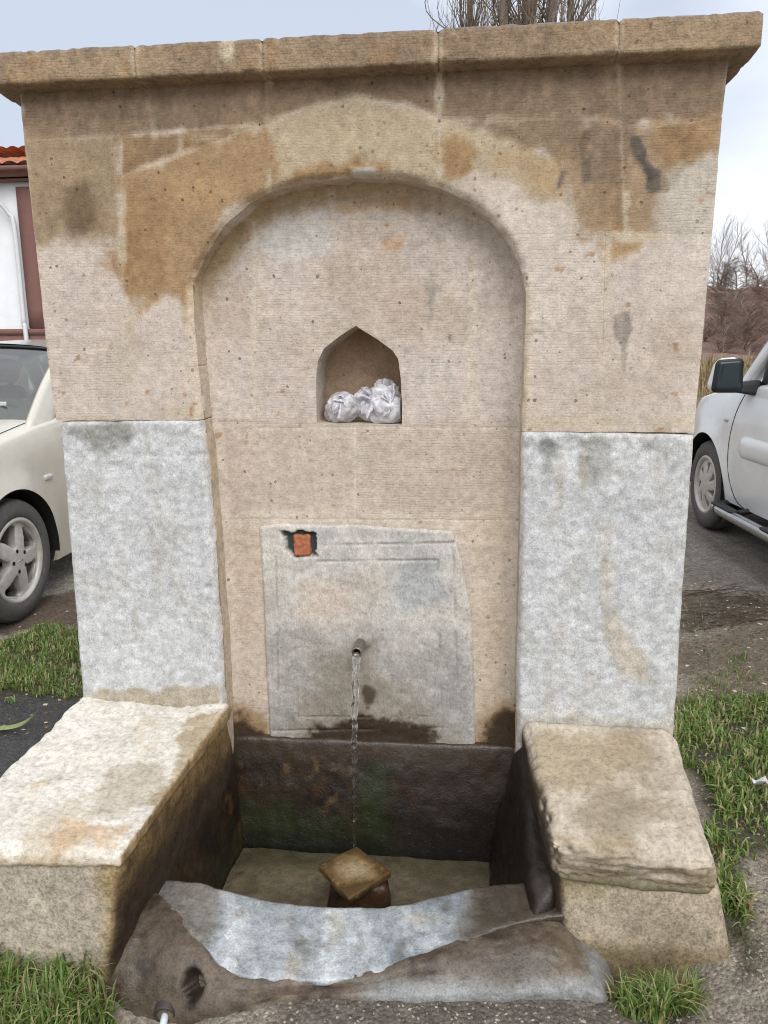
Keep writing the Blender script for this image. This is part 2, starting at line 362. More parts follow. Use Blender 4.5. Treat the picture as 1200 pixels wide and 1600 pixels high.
M_MARB = stone_mat('weathered_marble', comb=0, pit=1.1, speck=.25, grain=1.0, mott=.91, diag=.6, rough=.75, bumpd=.0028, fleck=(150., (1.2, 1, .65), .09, .05), frot=.75)
M_SLAB = stone_mat('grey_marble_slab', comb=0, pit=1., speck=.3, grain=.8, mott=.85, diag=.4, rough=.75, fleck=(140., (1.2, 1, .6), .12, .08), frot=-.6)
M_BENCH = stone_mat('bench_marble', comb=0, pit=1., speck=.35, grain=.7, rough=.7, fleck=(75., (1, 1, 1), .16, .08))
M_PLAST = stone_mat('cement_render', comb=0, pit=1.4, speck=.5, grain=1.1, scale=.8, rough=.9)
M_WET = stone_mat('wet_stone', comb=0, pit=1.2, speck=.3, grain=1.1, rough=.55, fleck=(120., (1, 1, 1), .12, .08))

def ground_mat():
    m, t, b = mat_new('ground_dirt'); lk = t.links.new
    co = nd(t, 'ShaderNodeTexCoord').outputs['Object']; a = nd(t, 'ShaderNodeAttribute', attribute_name='col'); wt = nd(t, 'ShaderNodeAttribute', attribute_name='wet')
    n1 = nd(t, 'ShaderNodeTexNoise', Scale=14., Detail=8., Roughness=.7); lk(co, n1.inputs[0]); n2 = nd(t, 'ShaderNodeTexNoise', Scale=120., Detail=4., Roughness=.7); lk(co, n2.inputs[0])
    vo = nd(t, 'ShaderNodeTexVoronoi', Scale=95.); lk(co, vo.inputs['Vector']); sx = nd(t, 'ShaderNodeSeparateColor'); lk(vo.outputs['Color'], sx.inputs[0])
    f = mth(t, 'MULTIPLY', rampv(t, n1.outputs['Fac'], .25, .75, .72, 1.25), rampv(t, n2.outputs['Fac'], .25, .75, .7, 1.3))
    f = mth(t, 'MULTIPLY', f, rampv(t, sx.outputs[0], 0, 1, .75, 1.3))
    lk(mulc(t, a.outputs['Color'], f), b.inputs['Base Color'])
    h = mth(t, 'SUBTRACT', mth(t, 'ADD', mth(t, 'MULTIPLY', n1.outputs['Fac'], 2.), n2.outputs['Fac']), mth(t, 'MULTIPLY', vo.outputs['Distance'], 1.2))
    bu = nd(t, 'ShaderNodeBump', Strength=1., Distance=.006); lk(h, bu.inputs['Height']); lk(bu.outputs[0], b.inputs['Normal'])
    lk(rampv(t, wt.outputs['Fac'], 0, 1, .92, .35), b.inputs['Roughness']); return m
M_GROUND = ground_mat()
def simple(name, c, rough=.5, metal=0., noise=0., nsc=30., bump=0., coat=0., spec=.5, lin_=False):
    m, t, b = mat_new(name); lk = t.links.new; base = tuple(c) if lin_ else tuple(lin(c)*KALB)
    b.inputs['Roughness'].default_value = rough; b.inputs['Metallic'].default_value = metal; b.inputs['Coat Weight'].default_value = coat; b.inputs['Coat Roughness'].default_value = .05; b.inputs['Specular IOR Level'].default_value = spec
    b.inputs['Base Color'].default_value = (*base, 1)
    co = nd(t, 'ShaderNodeTexCoord').outputs['Object']; n = nd(t, 'ShaderNodeTexNoise', Scale=nsc, Detail=5., Roughness=.65); lk(co, n.inputs[0])
    if noise:
        rgb = nd(t, 'ShaderNodeRGB'); rgb.outputs[0].default_value = (*base, 1)
        lk(mulc(t, rgb.outputs[0], rampv(t, n.outputs['Fac'], .25, .75, 1-noise, 1+noise)), b.inputs['Base Color'])
        lk(rampv(t, n.outputs['Fac'], .3, .7, max(rough-.12*noise*3, .02), min(rough+.12*noise*3, 1)), b.inputs['Roughness'])
    if bump:
        bu = nd(t, 'ShaderNodeBump', Strength=.6, Distance=bump); lk(n.outputs['Fac'], bu.inputs['Height']); lk(bu.outputs[0], b.inputs['Normal'])
    return m
def attr_mat(name, rough=.7, trans=0., noise=.2, nsc=60.):
    m, t, b = mat_new(name); lk = t.links.new; a = nd(t, 'ShaderNodeAttribute', attribute_name='col')
    co = nd(t, 'ShaderNodeTexCoord').outputs['Object']; n = nd(t, 'ShaderNodeTexNoise', Scale=nsc, Detail=4., Roughness=.65); lk(co, n.inputs[0])
    c = mulc(t, a.outputs['Color'], rampv(t, n.outputs['Fac'], .25, .75, 1-noise, 1+noise)); lk(c, b.inputs['Base Color']); b.inputs['Roughness'].default_value = rough
    if trans:
        tr = nd(t, 'ShaderNodeBsdfTranslucent'); lk(c, tr.inputs['Color']); ms = nd(t, 'ShaderNodeMixShader', Fac=trans)
        lk(b.outputs[0], ms.inputs[1]); lk(tr.outputs[0], ms.inputs[2]); lk(ms.outputs[0], t.nodes['Material Output'].inputs['Surface'])
    return m
M_BLADE = attr_mat('grass_blade', .55, .35)
M_TWIG = attr_mat('bare_twig', .9)
M_BARK = simple('grey_bark', (150, 138, 124), .95, noise=.35, nsc=12, bump=.02)

# ------------------------------------------------------------------ ground
def gz(x, y):
    z = .05*ss(.8, 1.1, x) + .14*ss(1.2, 1.95, x) + .08*ss(-1.25, -1.9, x)
    z = z - .15*np.exp(-(((x+.40)/.13)**2+((y+.86)/.12)**2))
    q = np.column_stack([x, y, np.zeros_like(x)])
    z = z + .012*fbm(q, 2.2, 3, 21)*ss(6, 2, np.hypot(x, y)) + .005*fbm(q, 11, 3, 22)*ss(5, 2, np.hypot(x, y))
    z = z + .05*np.maximum(0, y-9)*ss(9, 14, y)*ss(-4, 3, x)
    hole = ss(-.02, .04, np.minimum(np.minimum(x+.86, .86-x), np.minimum(y+.60, .40-y)))
    return z - .5*hole
def axis(lo, hi, st, far):
    c = list(np.arange(lo, hi, st)); s = st; a = c[-1]; up_ = []
    while a < far: s *= 1.16; a += s; up_.append(a)
    s = st; a = lo; dn = []
    while a > -far: s *= 1.16; a -= s; dn.append(a)
    return np.array(dn[::-1]+c+up_)
xs = axis(-2.4, 2.4, .025, 900); ys = axis(-1.4, 3.0, .025, 900)
X, Y = np.meshgrid(xs, ys, indexing='ij'); GP = np.column_stack([X.ravel(), Y.ravel()])
i, j = [q.ravel() for q in np.meshgrid(np.arange(len(xs)-1), np.arange(len(ys)-1), indexing='ij')]; ny = len(ys)
GF = np.column_stack([i*ny+j, (i+1)*ny+j, (i+1)*ny+j+1, i*ny+j+1])
GV = np.column_stack([GP, gz(GP[:, 0], GP[:, 1])])
q3 = np.column_stack([GP, np.zeros(len(GP))])
C = np.tile(np.array([150., 140, 126]), (len(GP), 1)); n0 = fbm(q3, 3, 4, 41)
C = mixc(C, (116, 107, 96), ss(0, .8, n0)); C = mixc(C, (146, 137, 122), ss(.2, .9, -n0)*.6)
C = mixc(C, (192, 184, 168), ss(-1.45, -1.8, GP[:, 0])*ss(.4, .9, GP[:, 1])*.85)
wet = np.zeros(len(GP))
def gmask(pts, Z=0., **k): return mask(GP, gl(pts, Z), **k)
m = gmask([(-60, 1140), (0, 1105), (70, 1078), (140, 1090), (140, 1130), (0, 1250), (-80, 1330)], soft=.03, amp=.03); C = mixc(C, (66, 64, 63), m); wet = np.maximum(wet, m*.5)
m = gmask([(-40, 965), (60, 955), (140, 940), (140, 1000), (60, 1000), (-40, 1030)], soft=.05, amp=.08, sc=6); C = mixc(C, (96, 80, 66), m*.9)
m = gmask([(1000, 780), (1200, 860), (1320, 980), (1300, 1010), (1200, 955), (1090, 925), (1000, 900)], Z=.12, soft=.12, amp=.15, sc=4); C = mixc(C, (128, 121, 112), m*.8)
m = gmask([(1060, 930), (1200, 965), (1200, 990), (1060, 985)], Z=.1, soft=.05, amp=.08, sc=6); C = mixc(C, (92, 82, 68), m*.8)
m = gmask([(450, 1545), (960, 1545), (1010, 1620), (930, 1700), (420, 1700)], soft=.05, amp=.06, sc=6); C = mixc(C, (108, 99, 90), m); wet = np.maximum(wet, m*.25)
GRASSL = [(-120, 1030), (0, 1012), (60, 992), (150, 985), (150, 1080), (70, 1083), (0, 1098), (-120, 1150)]
GRASSF = [(-90, 1520), (0, 1508), (60, 1492), (120, 1500), (165, 1540), (178, 1600), (190, 1680), (-120, 1700)]
GRASSR = [(1054, 1110), (1075, 1092), (1150, 1090), (1215, 1100), (1330, 1150), (1330, 1290), (1215, 1330), (1160, 1335), (1160, 1400), (1200, 1470), (1170, 1510), (1135, 1420), (1118, 1270), (1085, 1200), (1056, 1165)]
GRASST = [(938, 1490), (965, 1478), (1010, 1490), (1040, 1520), (1085, 1530), (1075, 1570), (1030, 1600), (985, 1575), (950, 1530)]
for g, Z in ((GRASSL, .04), (GRASSF, 0), (GRASSR, .07), (GRASST, .02)):
    C = mixc(C, (66, 64, 40), mask(GP, gl(g, Z), soft=.03, amp=.04, sc=8)*.9)
# verge beside the road, dry and mossy patches
m = gmask([(1060, 1000), (1200, 990), (1330, 1050), (1330, 1120), (1055, 1110)], Z=.08, soft=.06, amp=.1, sc=5); C = mixc(C, (112, 98, 80), m*.7)
far_ = np.hypot(GP[:, 0], GP[:, 1]); C = mixc(C, (128, 112, 84), ss(8, 14, far_)); C = mixc(C, (120, 112, 96), ss(40, 120, far_))
ground = link('ground', mesh('ground', GV, GF, lin(C)*KALB, wet), M_GROUND); tag(ground, 'bare dirt and worn asphalt around the fountain', 'ground', kind='structure')

# ------------------------------------------------------------------ the fountain
FT = empty('stone_fountain', 'old limestone and marble street fountain with arched recess, benches and low basin', 'fountain')
PY = .105
NICHE = [(352, 1135), (350, 1085), (345, 1000), (338, 900), (330, 800), (322, 700), (316, 655), (308, 572), (300, 470), (298, 440), (305, 420), (325, 385), (350, 350), (385, 318), (424, 297), (480, 282), (560, 274), (620, 276), (690, 293), (730, 312), (770, 345), (787, 365), (800, 385), (817, 425), (823, 460), (822, 520), (820, 570), (816, 674), (812, 900), (808, 1050), (806, 1135)]
def nseg(a, b):      # part of the recess outline between two of its points
    i, j = NICHE.index(a), NICHE.index(b); return NICHE[i:j+1] if i <= j else NICHE[j:i+1][::-1]
OUT = wl(NICHE); OUTX = np.vstack([[OUT[0, 0], -.3], OUT, [OUT[-1, 0], -.3]])
def wp(pts, Y=0.): return wl(pts, Y)

def wall_colour(P, y0):
    Q = p3(P); n = fbm(Q, 4, 4, 1); n2 = fbm(Q, 17, 4, 2)
    C = np.tile(np.array([209., 195, 182]), (len(P), 1)); C = mixc(C, (190, 174, 156), ss(0, .9, n)*.8); C = mixc(C, (218, 208, 194), ss(.05, .9, -n)*.9); C = mixc(C, (188, 173, 157), ss(.25, 1, n2)*.5)
    M = lambda pts, **k: mask(P, wp(pts, y0), **k)
    wet = np.zeros(len(P))
    C = mixc(C, (216, 205, 190), M([(740, 285), (850, 325), (892, 400), (890, 500), (830, 500), (820, 420), (790, 350)], soft=.02, amp=.03)*.8)
    # brown weathered band below the cornice
    C = mixc(C, (138, 117, 95), M([(-20, 60), (1220, 40), (1132, 184), (970, 188), (690, 190), (640, 168), (560, 152), (480, 169), (420, 193), (232, 211), (20, 224)], soft=.010, amp=.018)*.92)
    run = ss(-.2, .7, fbm(Q*np.array([1, 1, .12]), 22, 3, 71))
    C = mixc(C, (158, 137, 110), M([(20, 214), (192, 208), (192, 382), (130, 376), (60, 384), (30, 384)], soft=.022, amp=.03, sc=12)*.92)
    C = mixc(C, (112, 92, 70), ell(P, at(125, 322, Y=y0)[[0, 2]], (.055, .075), .5, .4)*.75)
    C = mixc(C, (172, 148, 116), ell(P, at(130, 262, Y=y0)[[0, 2]], (.03, .025), .5, .5)*.8)
    # rust-ochre haunch on the left
    C = mixc(C, (168, 139, 104), M([(188, 276), (282, 240), (424, 190), (452, 285), (385, 320), (335, 380), (306, 440), (296, 475), (250, 466), (205, 466), (160, 408), (188, 384)], soft=.022, amp=.045, sc=11)*.95)
    C = mixc(C, (154, 122, 87), M([(192, 300), (240, 285), (270, 330), (262, 400), (225, 455), (205, 460), (175, 408), (192, 384)], soft=.035, amp=.06, sc=12)*(.45+.4*run))
    C = mixc(C, (150, 122, 90), M([(190, 212), (420, 192), (282, 241), (190, 276)], soft=.008, amp=.012)*.9)
    C = mixc(C, (185, 150, 112), ell(P, at(320, 300, Y=y0)[[0, 2]], (.09, .05), .6, .5)*.6)
    C = mixc(C, (170, 140, 100), M([(285, 440), (312, 440), (312, 520), (292, 500)], soft=.015, amp=.02)*.6)
    # keystone band
    C = mixc(C, (190, 172, 144), M([(420, 192), (480, 167), (560, 150), (640, 165), (700, 189), (800, 214), (876, 250), (884, 300), (850, 322), (790, 285), (735, 262), (690, 290), (560, 278), (440, 298)], soft=.012, amp=.016)*.95)
    C = mixc(C, (164, 132, 92), M([(440, 292), (478, 248), (560, 244), (606, 266), (560, 278), (480, 286)], soft=.015, amp=.03)*.8)
    C = mixc(C, (158, 124, 84), M([(688, 228), (712, 216), (738, 240), (728, 270), (700, 272)], soft=.02, amp=.035)*.7)
    C = mixc(C, (205, 200, 190), ell(P, at(572, 268, Y=y0)[[0, 2]], (.035, .01), .4, .4)*.9)
    C = mixc(C, (178, 146, 106), M([(780, 250), (850, 240), (880, 262), (884, 310), (840, 300)], soft=.03, amp=.03)*.5)
    # right haunch
    C = mixc(C, (142, 121, 97), M([(690, 187), (905, 184), (915, 215), (872, 250), (800, 216), (720, 194)], soft=.012, amp=.014)*.9)
    C = mixc(C, (156, 130, 100), M([(866, 248), (905, 200), (960, 189), (1140, 180), (1124, 238), (1072, 262), (1036, 306), (1016, 362), (960, 376), (905, 366), (886, 318)], soft=.018, amp=.03, sc=14)*(.8+.18*run))
    C = mixc(C, (124, 106, 88), M([(880, 196), (985, 192), (1000, 235), (960, 290), (905, 275)], soft=.03, amp=.035)*.6)
    C = mixc(C, (162, 130, 92), M([(1020, 190), (1125, 186), (1120, 232), (1070, 258), (1030, 250)], soft=.02, amp=.03)*.6)
    C = mixc(C, (172, 140, 98), M([(940, 364), (1010, 362), (985, 392), (955, 404), (938, 385)], soft=.02, amp=.025)*.8)
    C = mixc(C, (196, 186, 170), M([(1040, 268), (1125, 240), (1112, 380), (1020, 360)], soft=.015, amp=.015)*.7)
    C = mixc(C, (186, 176, 158), M([(890, 290), (925, 365), (1015, 362), (1000, 372), (900, 380), (880, 340)], soft=.012, amp=.02)*.6)
    # grey cement smears
    for pts, c, a in (([(984, 212), (1000, 214), (1014, 250), (1030, 268), (1033, 298), (1014, 302), (1004, 262), (990, 245)], (98, 90, 82), .95), ([(906, 258), (926, 238), (922, 280), (912, 284)], (110, 98, 84), .8), ([(866, 300), (876, 262), (886, 262), (878, 296)], (112, 104, 94), .8), ([(900, 225), (915, 205), (925, 215), (908, 245)], (110, 94, 78), .5),
                      ([(958, 494), (982, 486), (988, 512), (976, 536), (962, 528)], (148, 139, 127), .85), ([(972, 530), (980, 530), (977, 580), (972, 580)], (158, 148, 136), .7), ([(828, 512), (850, 512), (850, 522), (828, 522)], (160, 150, 138), .8), ([(1000, 290), (1040, 275), (1045, 300), (1010, 305)], (135, 122, 108), .6)):
        C = mixc(C, c, M(pts, soft=.004, amp=.008, sc=26)*a)
    # vertical mortar smears
    for (x, a, b, w) in ((190, 215, 470, 8), (203, 470, 590, 9), (240, 165, 215, 7), (965, 100, 190, 6), (978, 300, 372, 5), (947, 372, 655, 9), (420, 110, 300, 4), (686, 95, 190, 4), (400, 330, 650, 3)):
        C = mixc(C, (204, 189, 164), M([(x-w, a), (x+w, a), (x+w, b), (x-w, b)], soft=.006, amp=.012, sc=18)*ss(-.5, .5, fbm(Q, 9, 2, 91))*.75)
    for (y, a, b, w) in ((212, 110, 340, 6), (198, 225, 430, 4), (187, 760, 1050, 6), (369, 900, 1110, 6), (655, 90, 316, 5), (640, 200, 316, 8), (660, 820, 1080, 10)):
        C = mixc(C, (204, 189, 164), M([(a, y-w), (b, y-w), (b, y+w), (a, y+w)], soft=.006, amp=.012, sc=18)*ss(-.4, .5, fbm(Q, 8, 2, 93))*.7)
    # cream rendered arris beside the recess
    d = np.abs(sdp(P, OUTX)[0]); e = ss(.026, .006, d+.008*fbm(Q, 14, 3, 66))*ss(1.75, 1.6, P[:, 1])
    C = mixc(C, (222, 203, 178), e*.75)
    br_ = ss(186, 150, C[:, 0]); C = C*(1+br_*(.10*fbm(Q*np.array([1, 1, .35]), 26, 4, 72, .65)+.07*fbm(Q, 60, 3, 73)))[:, None]
    sp = ss(.92, 1.05, fbm(Q, 30, 3, 61)+.25*fbm(Q, 3, 2, 62)); C = mixc(C, (160, 116, 78), sp*.6)
    return C, wet
def edge_relief(P):
    d = np.abs(sdp(P, OUTX)[0])+.004*fbm(p3(P), 18, 3, 12); r = np.where(P[:, 1] > 1.7, .022, .014)
    t = np.clip(r-d, 0, r); e = r-np.sqrt(np.maximum(r*r-t*t, 0))
    big = ss(.03, 0, np.hypot(P[:, 0]+.02, (P[:, 1]-1.965)*1.5)-.05)*.012*(fbm(p3(P), 20, 3, 5)+.3)      # spalled crown
    cem = mask(P, wl([(984, 212), (1000, 214), (1014, 250), (1030, 268), (1033, 298), (1014, 302), (1004, 262), (990, 245)]), soft=.005, amp=.006, sc=26)
    return e + np.maximum(big, 0) - .004*cem
FRONT = [
    [(29, 125), (224, 115), (232, 208), (190, 211.5), (38, 219)], [(224, 115), (416, 106), (420, 191), (282, 203.5), (232, 208)],
    [(416, 106), (686, 98), (686, 186), (640, 166), (560, 151), (480, 167), (420, 191)],
    [(686, 98), (966, 92), (970, 186), (700, 187), (686, 186)], [(966, 92), (1139, 86), (1128, 182), (970, 186)],
    [(700, 187), (970, 186), (978, 365), (947, 365), (900, 365), (886, 310), (878, 250), (800, 214)], [(970, 186), (1128, 182), (1112, 365), (978, 365)],
    [(38, 219), (190, 211.5), (190, 275), (190, 384), (56, 384)], [(190, 211.5), (232, 208), (282, 203.5), (282, 240), (190, 275)], [(282, 203.5), (420, 191), (282, 240)],
    [(190, 275), (282, 240), (420, 191)] + nseg((424, 297), (308, 572)) + [(194, 572), (194, 545), (190, 384)],
    [(420, 191), (480, 167), (560, 151), (640, 166), (686, 186)] + nseg((690, 293), (424, 297)),
    [(686, 186), (700, 187), (800, 214), (878, 250), (886, 310), (900, 365)] + nseg((787, 365), (690, 293)),
    [(900, 365), (947, 365), (942, 562), (942, 570)] + nseg((820, 570), (787, 365)),
    [(947, 365), (978, 365), (1112, 365), (1094, 562), (942, 562)], [(942, 562), (1094, 562), (1084, 676), (940, 674), (942, 570)],
    [(820, 570), (942, 570), (940, 674), (816, 674)],
    [(56, 384), (190, 384), (194, 545), (73, 545)], [(73, 545), (194, 545), (194, 572), (198, 656), (88, 657)], [(194, 572), (308, 572), (316, 655), (198, 656)]]
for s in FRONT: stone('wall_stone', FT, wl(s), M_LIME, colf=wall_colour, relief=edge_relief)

def marble_colour(P, y0):
    Q = p3(P); n = fbm(Q, 6, 4, 3); n2 = fbm(Q, 16, 4, 5)
    C = np.tile(np.array([210., 211, 210]), (len(P), 1)); C = mixc(C, (199, 200, 200), ss(-.1, .8, n)*.5); C = mixc(C, (200, 196, 188), ss(.2, .9, n2)*.5)
    M = lambda pts, **k: mask(P, wl(pts, y0), **k)
    C = mixc(C, (200, 184, 160), M([(935, 960), (965, 950), (1000, 1030), (1010, 1060), (960, 1050), (945, 1010)], soft=.02, amp=.03)*.6)
    C = mixc(C, (200, 188, 168), M([(935, 820), (955, 820), (955, 960), (940, 960)], soft=.02, amp=.02)*.4)
    C = mixc(C, (150, 148, 140), M([(100, 662), (200, 660), (200, 690), (150, 720), (110, 680)], soft=.015, amp=.03)*.8)
    C = mixc(C, (150, 150, 146), M([(840, 672), (870, 672), (865, 740), (850, 735)], soft=.012, amp=.02)*.7)
    C = mixc(C, (158, 156, 148), M([(895, 715), (940, 690), (960, 745), (925, 760), (900, 750)], soft=.012, amp=.03)*.6)
    C = mixc(C, (176, 164, 142), M([(150, 1075), (352, 1072), (352, 1130), (150, 1130)], soft=.012, amp=.02)*.9)
    C = mixc(C, (182, 172, 152), M([(100, 1080), (1070, 1125), (1070, 1190), (80, 1190)], soft=.02, amp=.02)*.5)
    rot = np.column_stack([Q[:, 0]*.8+Q[:, 2]*.6, Q[:, 1], (-Q[:, 0]*.6+Q[:, 2]*.8)*3.2]); C = mixc(C, (178, 180, 181), ss(.15, .75, fbm(rot, 44, 5, 8, .75))*.5); C = mixc(C, (226, 226, 224), ss(.3, .8, fbm(rot, 52, 5, 28, .75))*.5)
    C = mixc(C, (172, 160, 140), ss(.35, .9, fbm(Q*np.array([1, 1, .25]), 14, 4, 38))*.35)
    C = mixc(C, (224, 222, 218), ss(.022, .005, np.abs(sdp(P, OUTX)[0]))*.6*ss(.3, .8, n+.5))
    return C, np.zeros(len(P))
def marble_relief(P):
    Q = p3(P); e = edge_relief(P)
    dents = .006*ss(.25, .8, fbm(Q*np.array([1, 1, 2.]), 11, 4, 15))*ss(.95, 1.25, P[:, 1])
    for cx, cz, rr in ((at(905, 700, Y=0)[0], at(905, 700, Y=0)[2], .05), (at(860, 705, Y=0)[0], at(860, 705, Y=0)[2], .035), (at(325, 920, Y=0)[0], at(325, 920, Y=0)[2], .014)):
        dents = dents + .010*ss(1.2, .2, np.hypot((P[:, 0]-cx)/rr, (P[:, 1]-cz)/rr)+.5*fbm(Q, 25, 3, 6))
    return e + dents + .0025*fbm(Q, 14, 4, 18, .65) + .0016*fbm(Q, 55, 3, 19)
zb = -.08
ml = np.vstack([wl([(94, 660), (198, 657), (316, 657)] + nseg((322, 700), (350, 1085))), [[-.449, .3], [-.449, zb], [-.93, zb]], wl([(130, 1092)])])
mr = np.vstack([wl([(816, 675), (940, 676), (1083, 680), (1052, 1145)]), [[.945, zb], [.48, zb], [.48, .3]], wl([(808, 1050), (812, 900)])])
for s in (ml, mr):
    o = stone('marble_block', FT, s, M_MARB, y0=-.006, depth=.455, r=.010, colf=marble_colour, relief=marble_relief, mortar=.25, sidecol=((214, 196, 172), s is mr))
    o['label'] = 'pale grey weathered marble block below the limestone'

# recess: back panel stones, pointed niche, carved marble slab
nicheW = wl([(495, 662), (494, 620), (494, 585), (497, 565), (506, 545), (530, 526), (556, 509), (590, 530), (613, 547), (622, 560), (626, 590), (628, 630), (628, 664), (560, 663)], PY)
def panel_colour(P, y0):
    Q = p3(P); n = fbm(Q, 5, 4, 101); n2 = fbm(Q, 18, 4, 102); k = len(P)
    C = np.tile(np.array([209., 195, 183]), (k, 1)); C = mixc(C, (193, 176, 158), ss(0, .9, n)*.8); C = mixc(C, (216, 206, 193), ss(.1, .9, -n)*.8); C = mixc(C, (190, 175, 159), ss(.2, .9, n2)*.45)
    M = lambda pts, **kk: mask(P, wl(pts, y0), **kk)
    d = -sdp(P, OUTX)[0]; wet = np.zeros(k)
    C = mixc(C, (186, 166, 136), ss(.075, .03, d+.025*fbm(Q, 12, 3, 103))*ss(1.62, 1.8, P[:, 1])*ss(.42, .1, P[:, 0])*.85)     # damp band along the arch
    C = mixc(C, (176, 150, 112), ss(.05, .012, d+.02*fbm(Q, 12, 3, 104))*ss(1.5, 1.75, P[:, 1])*ss(.2, -.2, P[:, 0])*.7)
    C = mixc(C, (212, 207, 200), M([(385, 380), (450, 345), (515, 325), (525, 400), (440, 405)], soft=.02, amp=.02)*.8)
    C = mixc(C, (186, 154, 118), M([(500, 318), (640, 310), (640, 328), (520, 332)], soft=.01, amp=.02)*.6)
    C = mixc(C, (165, 158, 148), M([(668, 448), (682, 446), (676, 500), (668, 505)], soft=.008, amp=.012)*.8)
    C = mixc(C, (200, 158, 118), M([(596, 372), (630, 374), (620, 392), (600, 384)], soft=.008, amp=.02)*.6)
    C = mixc(C, (200, 184, 167), M([(320, 655), (850, 655), (850, 800), (320, 800)], soft=.01, amp=.012)*.7)
    C = mixc(C, (216, 202, 182), M([(320, 798), (850, 798), (850, 828), (320, 828)], soft=.012, amp=.012)*.7)
    C = mixc(C, (208, 190, 166), M([(720, 800), (850, 800), (850, 1120), (740, 1120)], soft=.02, amp=.03)*.6)
    C = mixc(C, (208, 190, 168), M([(300, 830), (415, 830), (425, 1100), (300, 1100)], soft=.02, amp=.03)*.55)
    for (x, a, b, w) in ((398, 345, 650, 6), (738, 345, 660, 7), (557, 660, 812, 3), (520, 330, 400, 3)):
        C = mixc(C, (214, 202, 184), M([(x-w, a), (x+w, a), (x+w, b), (x-w, b)], soft=.006, amp=.010)*.7)
    C = mixc(C, (220, 206, 188), ss(.035, .008, d)*ss(1.7, 1.5, P[:, 1])*.6)
    C = mixc(C, (168, 124, 86), ss(.95, 1.08, fbm(Q, 30, 3, 107)+.25*fbm(Q, 3, 2, 62))*.6)
    # water and algae stain at the foot
    w = np.maximum(M([(330, 1108), (375, 1112), (400, 1145), (420, 1150), (430, 1210), (330, 1210)], soft=.016, amp=.035, sc=18), M([(742, 1150), (770, 1120), (800, 1108), (840, 1095), (850, 1210), (742, 1210)], soft=.018, amp=.035, sc=18))
    C = mixc(C, (150, 116, 78), M([(330, 1075), (430, 1125), (430, 1210), (330, 1210)], soft=.03, amp=.03)*.7); C = mixc(C, (160, 128, 92), M([(740, 1120), (850, 1060), (850, 1210), (740, 1210)], soft=.03, amp=.03)*.7)
    C = mixc(C, (62, 46, 30), w*.92); wet = np.maximum(wet, w*.5)
    return C, wet
def panel_relief(P):
    d = -sdp(P, OUTX)[0]; a = np.clip(1-d/.035, 0, 1); hx, hz = at(702, 531, Y=PY)[[0, 2]]
    return -.020*a**2 + .012*ss(.009, .004, np.hypot(P[:, 0]-hx, (P[:, 1]-hz)*.7)+.003*fbm(p3(P), 60, 2, 4))
PANEL = [[(285, 235), (520, 235), (520, 345), (285, 345)], [(520, 235), (860, 235), (860, 345), (520, 345)],
         [(285, 345), (400, 345), (400, 658), (285, 658)], [(400, 345), (738, 345), (738, 658), (738, 668), (400, 668), (400, 658)], [(738, 345), (860, 345), (860, 668), (738, 668)],
         [(285, 658), (400, 658), (400, 668), (557, 668), (557, 812), (285, 812)], [(557, 668), (860, 668), (860, 812), (557, 812)],
         [(300, 812), (406, 812), (406, 823), (412, 900), (415, 1000), (425, 1185), (300, 1185)],
         [(700, 812), (860, 812), (860, 1185), (742, 1185), (740, 1050), (735, 950), (722, 880), (706, 830)],
         [(406, 812), (700, 812), (706, 830), (560, 821), (430, 819), (406, 823)]]
for k, s in enumerate(PANEL):
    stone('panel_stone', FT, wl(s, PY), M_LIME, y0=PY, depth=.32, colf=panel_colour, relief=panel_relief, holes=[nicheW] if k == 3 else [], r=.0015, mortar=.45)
def nback_colour(V, N):
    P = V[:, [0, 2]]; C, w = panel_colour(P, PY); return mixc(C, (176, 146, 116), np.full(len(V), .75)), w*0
block('niche_back', FT, box8(-.20, .16, PY+.17, PY+.30, 1.2, 1.62), M_LIME, .002, .008, None, nback_colour)

